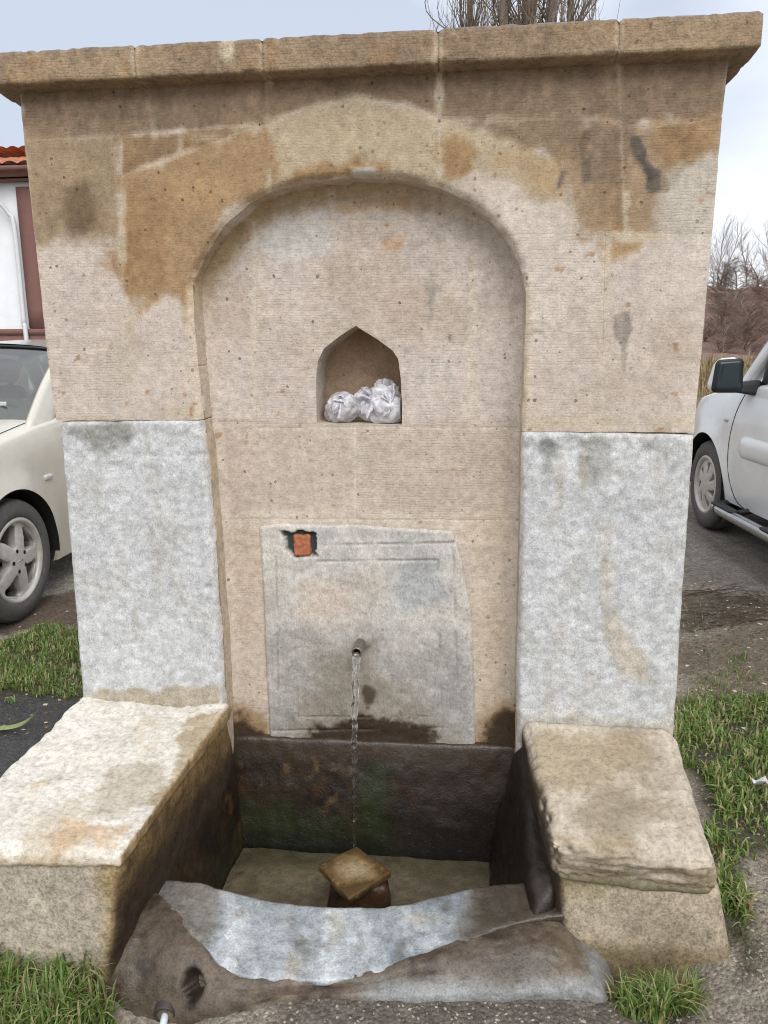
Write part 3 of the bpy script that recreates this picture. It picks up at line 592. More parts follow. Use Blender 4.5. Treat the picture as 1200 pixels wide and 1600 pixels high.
BORDER = ([(500, 851), (710, 847)], [(497, 876), (684, 874), (690, 1118)], [(708, 845), (716, 1135), (428, 1140)], [(432, 870), (436, 1140)], [(458, 880), (466, 1118), (690, 1118)])
def slab_colour(P, y0):
    Q = p3(P); n = fbm(Q, 7, 4, 201); k = len(P); C = np.tile(np.array([207., 202, 194]), (k, 1))
    C = mixc(C, (182, 181, 177), ss(-.1, .8, n)*.8); C = mixc(C, (208, 200, 188), ss(.1, .9, -n)*.6)
    M = lambda pts, **kk: mask(P, wl(pts, y0), **kk)
    C = mixc(C, (172, 174, 175), M([(600, 890), (680, 870), (690, 930), (640, 960)], soft=.03, amp=.04)*.7)
    C = mixc(C, (206, 186, 168), M([(455, 905), (600, 895), (560, 990), (480, 960)], soft=.04, amp=.05)*.6)
    C = mixc(C, (200, 194, 184), M([(545, 900), (600, 890), (590, 985), (540, 985)], soft=.03, amp=.04)*.5)
    C = mixc(C, (158, 153, 145), M([(420, 940), (560, 1000), (700, 985), (740, 1060), (742, 1160), (420, 1160)], soft=.06, amp=.08, sc=8)*.55)
    C = mixc(C, (134, 121, 102), M([(500, 1030), (545, 1005), (580, 1005), (620, 1060), (720, 1165), (450, 1165)], soft=.05, amp=.06)*.5)
    for pts in BORDER: C = mixc(C, (150, 143, 132), ss(.0, .004, grv(P, pts))*.3)
    w = np.maximum(M([(470, 1165), (490, 1138), (530, 1120), (560, 1112), (600, 1112), (640, 1128), (672, 1146), (700, 1200), (470, 1200)], soft=.020, amp=.045, sc=18), ell(P, at(577, 1088, Y=y0)[[0, 2]], (.022, .032), .5, .9, 22)*.8)
    C = mixc(C, (56, 42, 30), w*.92)
    wet = np.maximum(w*.6, M([(540, 1030), (575, 1030), (600, 1110), (520, 1110)], soft=.03, amp=.02)*.4)
    C = mixc(C, (58, 66, 64), M([(440, 830), (494, 832), (496, 868), (462, 872), (448, 858)], soft=.003, amp=.010, sc=30)*.95)
    return C, wet
def grv(P, pts, w=.0055, dp=.0055):
    L_ = wl(pts, PY); r = 0
    for a, b in zip(L_[:-1], L_[1:]):
        e = b-a; t = np.clip(((P-a)@e)/(e@e), 0, 1); d = np.hypot(*(P-a-t[:, None]*e).T); r = np.maximum(r, ss(w, 0, d))
    return dp*r*ss(-.3, .4, fbm(p3(P), 14, 3, 55))
def slab_relief(P):
    Q = p3(P); h = .0022*fbm(Q, 20, 4, 33)+.002*fbm(Q, 7, 3, 34)
    for pts in ([(500, 851), (710, 847)], [(497, 876), (684, 874), (690, 1118)], [(708, 845), (716, 1135), (428, 1140)], [(432, 870), (436, 1140)], [(458, 880), (466, 1118), (690, 1118)]): h = h+grv(P, pts)
    h = h
    h = h+.020*mask(P, wl([(440, 830), (494, 832), (496, 868), (462, 872), (448, 858)], PY), soft=.004, amp=.008, sc=30)
    h = h-.008*ss(.03, .012, np.hypot(P[:, 0]-at(570, 1000, Y=PY)[0], P[:, 1]-at(570, 1000, Y=PY)[2]))
    return h
o = stone('marble_slab', FT, wl([(406, 823), (430, 819), (560, 821), (706, 830), (722, 880), (735, 950), (740, 1050), (742, 1185), (425, 1185), (415, 1000), (412, 900)], PY), M_SLAB, y0=PY-.010, depth=.3, res=.004, r=.007, colf=slab_colour, relief=slab_relief, mortar=.3)
o['label'] = 'carved grey marble slab around the spout'
M_BRICK = simple('red_brick', (176, 108, 78), .9, noise=.25, nsc=90, bump=.003)
b0 = at(459, 869, Y=PY); b1 = at(485, 836, Y=PY)
block('brick_fragment', FT, box8(b0[0], b1[0], PY-.004, PY+.03, b0[2], b1[2]), M_BRICK, .008, .004, lambda V, N: .004*fbm(V, 60, 3, 2))

# spout: galvanised pipe
M_PIPE = simple('galvanised_pipe', (150, 142, 132), .38, metal=.75, noise=.3, nsc=120, bump=.001)
M_BLACK = simple('dark_hole', (.004, .004, .004), .9, lin_=True)
sp0 = at(566, 1000, Y=PY+.01); sp1 = at(557, 1020, Y=.005); sd_ = (sp1-sp0)/np.linalg.norm(sp1-sp0); sp0 = sp0-sd_*.04
pr = .0165
def hollow(a, b, ro, ri, ns=20):
    ax = (b-a)/np.linalg.norm(b-a); u = np.cross(ax, [0, 0, 1]); u /= np.linalg.norm(u); v = np.cross(u, ax); th = np.linspace(0, 2*np.pi, ns, endpoint=False)
    ring = lambda c, r: c+r*(np.cos(th)[:, None]*u+np.sin(th)[:, None]*v)
    S = np.stack([ring(a, ro), ring(b-ax*.002, ro), ring(b, ro-.001), ring(b, ri), ring(b-ax*.05, ri)]); V, F = sweep(S, False)
    return V, F
V, F = hollow(sp0, sp1, pr, pr-.0045); link('spout', mesh('spout', V, F), M_PIPE, FT)
V, F = tube([sp0+sd_*.06, sp0+sd_*.062], pr-.003, 16); link('spout_bore', mesh('spout_bore', V, F), M_BLACK, FT)

# cornice stones
ov = .058; zt = .0
CORN = [(-.999, None), at(210, 100, Y=-ov)[0], at(410, 80, Y=-ov)[0], at(685, 60, Y=-ov)[0], at(968, 50, Y=-ov)[0], (.998, None)]
def corn_z(x): return 2.262+.012*np.clip((x+.9)/1.9, 0, 1), 2.178+.012*np.clip((x+.9)/1.9, 0, 1)
def cornice_stone(xa, xb, enda, endb, seed):
    prof = [(.50, 2.275, 1), (.2, 2.275, 1), (-ov+.004, 2.275, 1), (-ov, 2.271, 1), (-ov, 2.199, 1), (-ov+.004, 2.195, 1), (.02, 2.188, 1), (.2, 2.186, 1), (.50, 2.19, 1)]
    pp = np.array(prof+[prof[0]]); out = [pp[0]]
    for a, b in zip(pp[:-1], pp[1:]):
        k = max(2, int(np.hypot(*(b-a)[:2])/(.007 if (a[0] < .1 and b[0] < .21) else .05)))
        out += [a+(b-a)*t/k for t in range(1, k+1)]
    out = np.array(out[:-1]); n = max(4, int((xb-xa)/.007)); secs = []
    for k in range(n+1):
        x0 = xa+(xb-xa)*k/n; x = np.full(len(out), x0)
        if enda: x = np.maximum(x, -.938-ov*out[:, 2])
        if endb: x = np.minimum(x, .941+ov*out[:, 2])
        z = out[:, 1]+.0072*x0
        secs.append(np.column_stack([x, out[:, 0], z]))
    V, F = sweep(np.array(secs)); N = normals(V, F[0])
    dx = np.minimum(V[:, 0]-xa, xb-V[:, 0]); fr = (V[:, 1] < .1)
    edge = np.minimum(np.abs(V[:, 2]-2.275-.0072*V[:, 0]), np.abs(V[:, 2]-2.196-.0072*V[:, 0]))
    d = .0015*fbm(V, 18, 3, seed)+.001*fbm(V, 70, 2, seed+1) - .004*ss(.35, 1., fbm(V, 26, 3, seed+2)+.3*ss(.02, 0, edge)) - .004*ss(.006, 0, np.maximum(dx, 0))
    d = d-.004*ss(.012, .0, np.maximum(dx, 0)+.012*fbm(V, 30, 2, 77))*ss(2.245, 2.27, V[:, 2]-.0072*V[:, 0])*(xa > -.9)
    V = V+N*(d*np.where(fr, 1, .3))[:, None]
    Q = V; n1 = fbm(Q, 5, 4, 301); C = np.tile(np.array([160., 138, 113]), (len(V), 1)); C = mixc(C, (136, 116, 96), ss(-.1, .8, n1)); C = mixc(C, (180, 158, 126), ss(.1, .8, -n1)*.8)
    C = mixc(C, (166, 134, 98), ss(.3, .8, fbm(Q, 14, 3, 303))*.5)
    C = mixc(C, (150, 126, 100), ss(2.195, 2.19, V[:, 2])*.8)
    C = mixc(C, (128, 118, 112), ss(2.262, 2.276, V[:, 2]-.0072*V[:, 0])*.7)
    C = mixc(C, (212, 196, 170), ss(.016, .004, np.maximum(dx, 0)+.010*fbm(Q, 25, 3, 305))*.55*((np.abs(V[:, 0]) < .9)))
    sx_ = at(355, 75, Y=-ov); C = mixc(C, (205, 190, 165), ell(V[:, [0, 2]], (sx_[0], sx_[2]), (.02, .03), .3, .5)*.9)
    link('cornice_stone', mesh('cornice_stone', V, F, lin(C)*KALB, np.zeros(len(V))), M_CORN, FT)
cx = [-.999]+[float(v) for v in CORN[1:5]]+[1.001]
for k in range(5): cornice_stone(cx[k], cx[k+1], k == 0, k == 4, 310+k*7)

# benches
def rough_disp(a1, s1, a2, s2, seed):
    return lambda V, N: a1*fbm(V, s1, 3, seed)+a2*fbm(V, s2, 3, seed+9)
def lb_colour(V, N):
    n = fbm(V, 6, 4, 401); n2 = fbm(V, 15, 4, 402); C = np.tile(np.array([226., 219, 207]), (len(V), 1)); C = mixc(C, (208, 194, 172), ss(0, .8, n)*.7); C = mixc(C, (234, 228, 220), ss(.1, .8, -n2)*.8); C = mixc(C, (200, 172, 134), ss(.35, .9, n2)*.5)
    P = V[:, :2]; G = lambda pts: gl(pts, .37)
    C = mixc(C, (180, 168, 148), mask(P, G([(130, 1270), (180, 1200), (240, 1200), (250, 1240), (180, 1260)]), .02, .05, 8)*.6)
    C = mixc(C, (192, 148, 100), mask(P, G([(80, 1300), (110, 1275), (180, 1285), (170, 1310), (90, 1318)]), .02, .06, 16)*.4)
    C = mixc(C, (170, 152, 122), mask(P, G([(290, 1120), (360, 1112), (340, 1180), (250, 1290), (225, 1280), (270, 1200)]), .012, .05, 14)*.75)
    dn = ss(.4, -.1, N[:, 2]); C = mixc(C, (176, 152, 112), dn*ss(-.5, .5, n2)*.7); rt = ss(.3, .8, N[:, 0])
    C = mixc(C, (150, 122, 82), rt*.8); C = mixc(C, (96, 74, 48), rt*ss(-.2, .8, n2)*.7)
    return C, np.zeros(len(V))
def lb_disp(V, N):
    front = ss(-.62, -.72, V[:, 1]); e = ss(.985, .85, np.abs(N).max(1))*ss(.5, .1, N[:, 0])
    return .011*fbm(V, 5, 3, 411)+.004*fbm(V, 20, 4, 412)-.005*e*ss(-.1, .6, fbm(V, 30, 4, 413, .6))-.004*e*ss(.1, .7, fbm(V, 11, 3, 418))-.004*ss(.4, .8, fbm(V, 26, 3, 417))+.0015*fbm(V, 60, 2, 416)-.010*front*np.maximum(0, fbm(V, 9, 2, 414))
o = block('bench_slab', FT, [(-.95, -.715, .300), (-.462, -.722, .325), (-.432, .01, .325), (-.925, .01, .31), (-.945, -.705, .352), (-.462, -.715, .362), (-.428, .01, .378), (-.925, .01, .384)], M_BENCH, .016, .006, lb_disp, lb_colour)
o['label'] = 'white marble bench slab with chipped rounded edge'
def lbase_colour(V, N):
    n = fbm(V, 6, 4, 421); n2 = fbm(V, 18, 4, 422); C = np.tile(np.array([180., 169, 151]), (len(V), 1)); C = mixc(C, (158, 147, 128), ss(0, .8, n)*.8); C = mixc(C, (196, 186, 166), ss(.1, .8, -n)*.6)
    x, y, z = V.T
    C = mixc(C, (120, 100, 66), ss(.10, .0, z+.03*n2)*ss(-.74, -.55, x)*.6)
    e = ss(-.56, -.49, x+.02*n2); C = mixc(C, (152, 128, 84), e*.7)
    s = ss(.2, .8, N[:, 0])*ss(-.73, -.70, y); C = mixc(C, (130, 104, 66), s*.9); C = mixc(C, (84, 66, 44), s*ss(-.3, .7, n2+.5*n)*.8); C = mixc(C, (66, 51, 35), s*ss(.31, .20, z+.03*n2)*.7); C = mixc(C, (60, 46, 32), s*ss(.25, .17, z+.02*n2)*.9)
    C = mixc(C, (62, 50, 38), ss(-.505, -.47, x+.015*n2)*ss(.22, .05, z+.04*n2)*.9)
    C = mixc(C, (92, 84, 50), ss(.06, .0, z+.02*n2)*.5)
    return C, ss(.22, .1, z)*ss(-.5, -.46, x)*.5
block('bench_base', FT, [(-1.0, -.735, -.16), (-.545, -.725, -.16), (-.425, .02, -.16), (-.93, .02, -.16), (-.955, -.705, .312), (-.466, -.708, .328), (-.436, .02, .33), (-.925, .02, .32)], M_PLAST, .028, .010, rough_disp(.010, 7, .003, 30, 431), lbase_colour)
def rb_colour(V, N):
    n = fbm(V, 5, 4, 441); n2 = fbm(V, 16, 4, 442); C = np.tile(np.array([196., 184, 165]), (len(V), 1)); C = mixc(C, (164, 150, 129), ss(-.1, .7, n)*.85); C = mixc(C, (212, 203, 186), ss(.1, .8, -n2)*.7)
    P = V[:, :2]; C = mixc(C, (150, 136, 112), mask(P, gl([(900, 1260), (960, 1230), (1010, 1250), (990, 1300), (930, 1305)], .36), .03, .04, 9)*.7)
    C = mixc(C, (166, 148, 120), mask(P, gl([(830, 1150), (1000, 1150), (1010, 1190), (930, 1230), (840, 1220)], .37), .03, .05, 8)*.6)
    C = mixc(C, (216, 206, 190), ss(.515, .49, V[:, 0]+.02*n2)*ss(.2, .6, N[:, 2])*.6)
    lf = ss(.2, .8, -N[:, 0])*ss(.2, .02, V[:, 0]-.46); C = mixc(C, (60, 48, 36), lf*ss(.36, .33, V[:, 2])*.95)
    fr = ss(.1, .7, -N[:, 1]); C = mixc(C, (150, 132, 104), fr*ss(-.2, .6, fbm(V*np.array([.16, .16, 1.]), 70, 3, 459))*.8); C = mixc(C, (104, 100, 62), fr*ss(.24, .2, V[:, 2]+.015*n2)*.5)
    return C, lf*.3
def rb_disp(V, N):
    f = ss(.2, .8, -N[:, 1]); W_ = V*np.array([.16, .16, 1.])+np.array([0, 0, 1.])*(.012*fbm(V, 5, 3, 450))[:, None]; st = ss(-.5, .6, fbm(W_, 95, 3, 451))
    und = ss(.30, .19, V[:, 2])
    return .011*fbm(V, 6, 3, 452)+.003*fbm(V, 24, 4, 453) - f*(.007*st+.004*fbm(V, 34, 3, 457)+.030*und*(.5+.8*np.maximum(0, fbm(V*np.array([1, 1, 0]), 7, 3, 454))))-.006*ss(.985, .85, np.abs(N).max(1))*ss(-.1, .6, fbm(V, 30, 4, 455, .6))-.006*ss(.985, .85, np.abs(N).max(1))*ss(.1, .7, fbm(V, 11, 3, 458))+.0015*fbm(V, 60, 2, 456)
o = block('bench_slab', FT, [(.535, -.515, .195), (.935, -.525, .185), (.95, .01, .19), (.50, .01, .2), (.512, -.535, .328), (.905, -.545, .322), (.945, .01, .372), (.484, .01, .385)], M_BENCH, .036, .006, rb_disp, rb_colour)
o['label'] = 'worn beige bench slab with layered broken front edge'
def rbase_colour(V, N):
    n = fbm(V, 6, 4, 461); n2 = fbm(V, 18, 4, 462); C = np.tile(np.array([178., 164, 142]), (len(V), 1)); C = mixc(C, (152, 138, 116), ss(0, .8, n)*.8); C = mixc(C, (192, 182, 164), ss(.1, .8, -n)*.6); x, y, z = V.T
    C = mixc(C, (128, 120, 70), ss(.12, .2, z+.02*n2)*ss(.75, .55, x)*.5); C = mixc(C, (108, 92, 60), ss(.07, .0, z+.02*n2)*.6)
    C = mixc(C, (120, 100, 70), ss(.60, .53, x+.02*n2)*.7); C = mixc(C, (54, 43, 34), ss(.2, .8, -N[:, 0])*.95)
    return C, ss(.3, .9, -N[:, 0])*.4
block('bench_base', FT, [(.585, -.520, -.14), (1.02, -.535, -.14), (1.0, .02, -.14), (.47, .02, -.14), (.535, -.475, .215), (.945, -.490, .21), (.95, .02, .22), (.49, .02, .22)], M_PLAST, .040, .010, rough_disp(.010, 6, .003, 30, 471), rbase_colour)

# basin
def back_colour(V, N):
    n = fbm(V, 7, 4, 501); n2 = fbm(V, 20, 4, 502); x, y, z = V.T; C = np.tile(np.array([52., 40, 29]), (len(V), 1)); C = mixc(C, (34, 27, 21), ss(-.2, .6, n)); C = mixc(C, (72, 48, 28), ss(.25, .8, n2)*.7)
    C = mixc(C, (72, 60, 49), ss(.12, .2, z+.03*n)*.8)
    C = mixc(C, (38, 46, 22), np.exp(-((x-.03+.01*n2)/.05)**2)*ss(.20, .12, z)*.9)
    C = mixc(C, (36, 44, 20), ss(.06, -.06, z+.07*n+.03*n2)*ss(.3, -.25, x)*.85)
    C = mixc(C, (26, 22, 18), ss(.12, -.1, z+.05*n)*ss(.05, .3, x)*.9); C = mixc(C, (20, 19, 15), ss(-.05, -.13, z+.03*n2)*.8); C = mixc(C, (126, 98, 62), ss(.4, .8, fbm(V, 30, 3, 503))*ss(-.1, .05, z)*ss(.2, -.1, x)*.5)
    return C, np.full(len(V), .8)
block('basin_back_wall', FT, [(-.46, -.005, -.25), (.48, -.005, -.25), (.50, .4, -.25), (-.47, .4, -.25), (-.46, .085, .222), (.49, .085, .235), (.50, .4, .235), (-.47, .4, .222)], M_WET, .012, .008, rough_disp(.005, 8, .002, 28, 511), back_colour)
def side_colour(V, N):
    n = fbm(V, 8, 4, 521); n2 = fbm(V, 22, 4, 522); x, y, z = V.T; C = np.tile(np.array([54., 42, 30]), (len(V), 1)); C = mixc(C, (34, 27, 21), ss(-.2, .6, n)); C = mixc(C, (120, 84, 46), ss(.2, .8, n2)*.6); C = mixc(C, (46, 48, 28), ss(0, -.12, z+.04*n)*.6)
    C = mixc(C, (36, 29, 22), ss(.2, .35, x)*.8); C = mixc(C, (96, 88, 78), ss(-.36, -.44, y)*ss(.1, .16, z)*.5)  # darker colour towards the right-hand wall, greyer at the front top
    return C, np.full(len(V), .5)
o = block('basin_side_wall', FT, [(-.54, -.60, -.25), (-.42, -.58, -.25), (-.405, .03, -.25), (-.5, .03, -.25), (-.55, -.60, .09), (-.495, -.58, .08), (-.428, .03, .205), (-.5, .03, .205)], M_WET, .020, .008, rough_disp(.005, 9, .002, 28, 531), side_colour); o['label'] = 'brown stained side wall of the basin'
o = block('basin_side_wall', FT, [(.43, -.54, -.25), (.55, -.50, -.25), (.56, .03, -.25), (.372, .03, -.25), (.495, -.50, .10), (.55, -.45, .14), (.60, .03, .33), (.490, .03, .33)], M_WET, .03, .008, rough_disp(.009, 9, .004, 28, 541), side_colour); o['label'] = 'near-black side wall of the basin'
def floor_colour(V, N):
    n = fbm(V, 9, 4, 551); n2 = fbm(V, 26, 4, 552); C = np.tile(np.array([146., 134, 116]), (len(V), 1)); C = mixc(C, (112, 102, 87), ss(-.1, .7, n)); C = mixc(C, (146, 134, 112), ss(.1, .8, -n2)*.6); C = mixc(C, (70, 58, 44), ss(.3, .8, n2)*.5)
    C = mixc(C, (88, 84, 58), ss(-.12, .0, V[:, 1])*.6); return C, np.full(len(V), .8)
block('basin_floor', FT, box8(-.45, .45, -.55, .03, -.26, -.142), M_WET, .004, .012, rough_disp(.004, 9, .002, 30, 561), floor_colour)

# marble front rim, worn hollow
RIM = [((-.52, -.44, .08), 0, (-.54, -.58, .08), 0), ((300, 1376), .10, (256, 1424), .095), ((345, 1388), .092, (310, 1470), .09), ((440, 1410), .07, (375, 1522), .052), ((550, 1416), .06, (550, 1527), .045), ((650, 1410), .07, (680, 1492), .055), ((745, 1386), .088, (765, 1455), .078), ((.46, -.375, .095), 0, (.50, -.50, .09), 0), ((.58, -.36, .10), 0, (.62, -.48, .10), 0)]
secs = []
for (pi, zi, po, zo) in RIM:
    a = at(*pi, Z=zi) if zi else np.array(pi); b = at(*po, Z=zo) if zo else np.array(po); e = b-a; dn = np.array([0, 0, 1.])
    lip = .012
    ctrl = [a+[0, .004, -.25], a+[0, .004, -.12], a+[0, .002, -.02], a+e*.03+[0, 0, .001], a+e*.2+dn*.002, a+e*.4+dn*.001, a+e*.6, a+e*.8+dn*.001, a+e*.96, b+[0, .0, -.012], b+[0, .012, -.05], b+[0, .03, -.25]]
    secs.append(np.array(ctrl))
S = crspl(np.array(secs), 120); S = np.swapaxes(crspl(np.swapaxes(S, 0, 1), 64), 0, 1)
V, F = sweep(S); N = normals(V, F[0]); V = V+N*(.004*fbm(V, 9, 3, 571)+.003*fbm(V, 30, 4, 572, .6)-.004*ss(.3, .7, fbm(V, 24, 4, 577)))[:, None]
n = fbm(V*np.array([1.6, .6, .6]), 8, 4, 573); n2 = fbm(V, 24, 4, 574); x, y, z = V.T
C = np.tile(np.array([158., 164, 168]), (len(V), 1)); C = mixc(C, (202, 206, 208), ss(0, .7, n)*.8); C = mixc(C, (118, 127, 136), ss(.05, .8, -n)*.8); C = mixc(C, (96, 92, 84), ss(.25, .8, n2)*.6); C = mixc(C, (214, 216, 216), ss(.3, .8, -n2)*.5); C = mixc(C, (184, 170, 146), ss(.3, .9, fbm(V, 12, 3, 575))*.5)
vein = np.abs(fbm(np.column_stack([x*2.2+y*.9, y*.5, z*.5]), 5, 5, 576)); C = mixc(C, (222, 226, 228), ss(.10, 0, vein)*.35)
C = mixc(C, (126, 120, 111), ss(-.27, -.34, x+.03*n)*.85); C = mixc(C, (70, 60, 48), ss(.26, .36, x+.05*n)*.92); C = mixc(C, (70, 60, 48), ss(.030, .0, np.abs(z-(.01))+.004)*0)
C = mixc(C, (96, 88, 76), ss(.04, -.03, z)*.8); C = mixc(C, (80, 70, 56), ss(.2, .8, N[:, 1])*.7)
wet = .75+.25*ss(-.3, .3, n); rim = link('basin_rim', mesh('basin_rim', V, F, lin(np.clip(C, 0, 255))*KALB, wet), M_WET, FT); rim['label'] = 'hollow worn blue-grey marble rim, wet'

# cement apron round the foot of the rim
AP = [[((-.56, -.46, .10), 0), ((-.60, -.56, .10), 0), ((-.60, -.66, .07), 0), ((-.60, -.72, -.02), 0), ((-.60, -.76, -.1), 0)],
      [((266, 1416), .094), ((238, 1444), .088), ((213, 1494), .055), ((188, 1560), -.015), ((180, 1600), -.08)],
      [((312, 1462), .088), ((288, 1482), .082), ((268, 1532), .033), ((240, 1600), -.07), ((235, 1640), -.14)],
      [((378, 1514), .05), ((352, 1530), .042), ((338, 1570), .0), ((325, 1625), -.08), ((320, 1660), -.14)],
      [((450, 1520), .045), ((448, 1538), .036), ((444, 1556), .012), ((440, 1582), -.025), ((438, 1620), -.1)],
      [((550, 1518), .045), ((550, 1534), .036), ((552, 1550), .012), ((554, 1567), -.012), ((555, 1600), -.08)],
      [((660, 1492), .055), ((668, 1506), .052), ((676, 1536), .02), ((684, 1564), -.008), ((690, 1600), -.08)],
      [((745, 1456), .070), ((765, 1482), .066), ((785, 1530), .030), ((800, 1563), -.006), ((810, 1600), -.08)],
      [((800, 1446), .080), ((830, 1476), .070), ((866, 1528), .032), ((890, 1561), -.004), ((900, 1600), -.08)],
      [((850, 1440), .075), ((880, 1475), .062), ((918, 1524), .032), ((948, 1557), .0), ((960, 1590), -.06)],
      [((.60, -.40, .05), 0), ((.62, -.42, .04), 0), ((.66, -.45, .02), 0), ((.69, -.47, -.02), 0), ((.70, -.48, -.08), 0)]]
rows = np.array([[at(*p, Z=z) if len(p) == 2 else np.array(p) for p, z in col] for col in AP])
hc = rows[2][2]*.55+rows[3][2]*.45+np.array([0, 0, .012])
def ap_disp(V, N):
    d = .009*fbm(V, 8, 4, 581)+.004*fbm(V, 28, 4, 582, .6)-.005*ss(.3, .8, fbm(V, 40, 3, 583)); h = np.hypot((V[:, 0]-hc[0])/.026, np.hypot(V[:, 1]-hc[1], V[:, 2]-hc[2])/.038)
    return d-.085*ss(1.1, .45, h+.12*fbm(V, 30, 2, 3))
def ap_colour(V, N):
    n = fbm(V, 7, 4, 591); n2 = fbm(V, 20, 4, 592); x, y, z = V.T; C = np.tile(np.array([100., 88, 76]), (len(V), 1)); C = mixc(C, (72, 61, 50), ss(-.2, .6, n)); C = mixc(C, (124, 108, 90), ss(.1, .8, -n2)*.6); C = mixc(C, (58, 46, 36), ss(.2, .8, n2)*.7)
    lo = ss(.045, .012, z+.02*n)*ss(.02, .15, x); C = mixc(C, (150, 154, 154), lo*.8); C = mixc(C, (128, 114, 94), ss(.42, .6, x)*ss(.02, .07, z)*.6); C = mixc(C, (52, 41, 32), ss(.07, .09, z+.008*n2)*ss(.1, .3, x)*ss(.55, .45, x)*.8)
    C = mixc(C, (30, 24, 19), ss(1.2, .7, np.hypot((x-hc[0])/.026, np.hypot(y-hc[1], z-hc[2])/.05))*.9)
    return C, .45+.25*ss(-.3, .3, n)
patch('basin_apron', FT, rows, M_WET, 130, 60, ap_disp, ap_colour, flip=True)

# overflow pipe mouth low on the apron and its little jet
op = at(258, 1580, Z=-.04); ov1 = op+np.array([.003, -.014, .002]); ov0 = op+np.array([-.01, .08, .02])
V, F = hollow(ov0, ov1, .026, .021); link('overflow_pipe', mesh('overflow_pipe', V, F), simple('dark_pipe', (62, 56, 52), .5, noise=.3), FT)
V, F = tube([ov0*.3+ov1*.7, ov0*.28+ov1*.72], .022, 14); link('overflow_bore', mesh('overflow_bore', V, F), M_BLACK, FT)

# ------------------------------------------------------------------ water
def water_mat(name, tint, frost):
    m, t, b = mat_new(name); b.inputs['Base Color'].default_value = (*tint, 1); b.inputs['Roughness'].default_value = frost; b.inputs['Transmission Weight'].default_value = 1.; b.inputs['IOR'].default_value = 1.33
    co = nd(t, 'ShaderNodeTexCoord').outputs['Object']; n = nd(t, 'ShaderNodeTexNoise', Scale=22., Detail=3.); t.links.new(co, n.inputs[0]); bu = nd(t, 'ShaderNodeBump', Strength=.5, Distance=.004); t.links.new(n.outputs['Fac'], bu.inputs['Height']); t.links.new(bu.outputs[0], b.inputs['Normal'])
    return m
M_STREAM = water_mat('falling_water', (.97, .98, 1), .03)
tile_hit = at(553, 1322, Z=.005)
p0 = sp1+np.array([0, .004, -.010]); k = np.linspace(0, 1, 160); dz = tile_hit[2]-p0[2]
path = np.column_stack([p0[0]+(tile_hit[0]-p0[0])*np.sqrt(k)+.0015*np.sin(k*40), p0[1]+(tile_hit[1]-p0[1])*np.sqrt(k), p0[2]+dz*k])
rad = (.0085*(1-k)**1.5+.0042)*(1+.13*np.sin(k*52+2*np.sin(k*31))+.22*vnoise(np.column_stack([k*60, k*0, k*0]), 1, 5))
V, F = tube(path, rad, 10); V = V+.0012*np.column_stack([vnoise(V, 90, 3), vnoise(V, 90, 4), 0*V[:, 0]])
tag(link('water_stream', mesh('water_stream', V, F), M_STREAM), 'thin stream of clear water falling from the metal spout', 'water')
jd = (ov1-ov0)/np.linalg.norm(ov1-ov0); V, F = tube([ov1-jd*.035+[0, 0, -.008], ov1-[0, 0, .009], ov1+[.004, -.02, -.016], ov1+[.006, -.035, -.05], ov1+[.008, -.045, -.12]], [.008, .009, .009, .010, .011], 10)
M_JET = simple('foaming_water', (225, 232, 238), .12, noise=.15, nsc=200, bump=.002)
tag(link('water_outflow', mesh('water_outflow', V, F), M_JET), 'white trickle of water leaving the overflow pipe at the foot', 'water')
wx, wy = np.meshgrid(np.linspace(-.43, .42, 90), np.linspace(-.52, .01, 60), indexing='ij'); WP = np.column_stack([wx.ravel(), wy.ravel(), np.full(wx.size, -.128)]); rr = np.hypot(WP[:, 0]-tile_hit[0], WP[:, 1]-tile_hit[1]+.05); WP[:, 2] += .0012*np.sin(rr*160)*np.exp(-rr*7)+.0006*fbm(WP, 20, 2, 9)
i, j = [q.ravel() for q in np.meshgrid(np.arange(89), np.arange(59), indexing='ij')]; WF = np.column_stack([i*60+j, (i+1)*60+j, (i+1)*60+j+1, i*60+j+1])
def clear_water():
    m, t, b = mat_new('basin_water'); t.nodes.remove(b); g = nd(t, 'ShaderNodeBsdfGlossy', Roughness=.04); tb = nd(t, 'ShaderNodeBsdfTransparent'); tb.inputs['Color'].default_value = (.90, .90, .85, 1); fr = nd(t, 'ShaderNodeFresnel', IOR=1.36)
    co = nd(t, 'ShaderNodeTexCoord').outputs['Object']; n = nd(t, 'ShaderNodeTexNoise', Scale=30., Detail=3.); t.links.new(co, n.inputs[0]); bu = nd(t, 'ShaderNodeBump', Strength=.6, Distance=.004); t.links.new(n.outputs['Fac'], bu.inputs['Height']); t.links.new(bu.outputs[0], g.inputs['Normal']); t.links.new(bu.outputs[0], fr.inputs['Normal'])
    ms = nd(t, 'ShaderNodeMixShader'); t.links.new(fr.outputs[0], ms.inputs[0]); t.links.new(tb.outputs[0], ms.inputs[1]); t.links.new(g.outputs[0], ms.inputs[2]); t.links.new(ms.outputs[0], t.nodes['Material Output'].inputs['Surface']); return m
tag(link('water', mesh('water', WP, WF), clear_water()), 'shallow clear water over the basin floor', 'water', kind='structure')

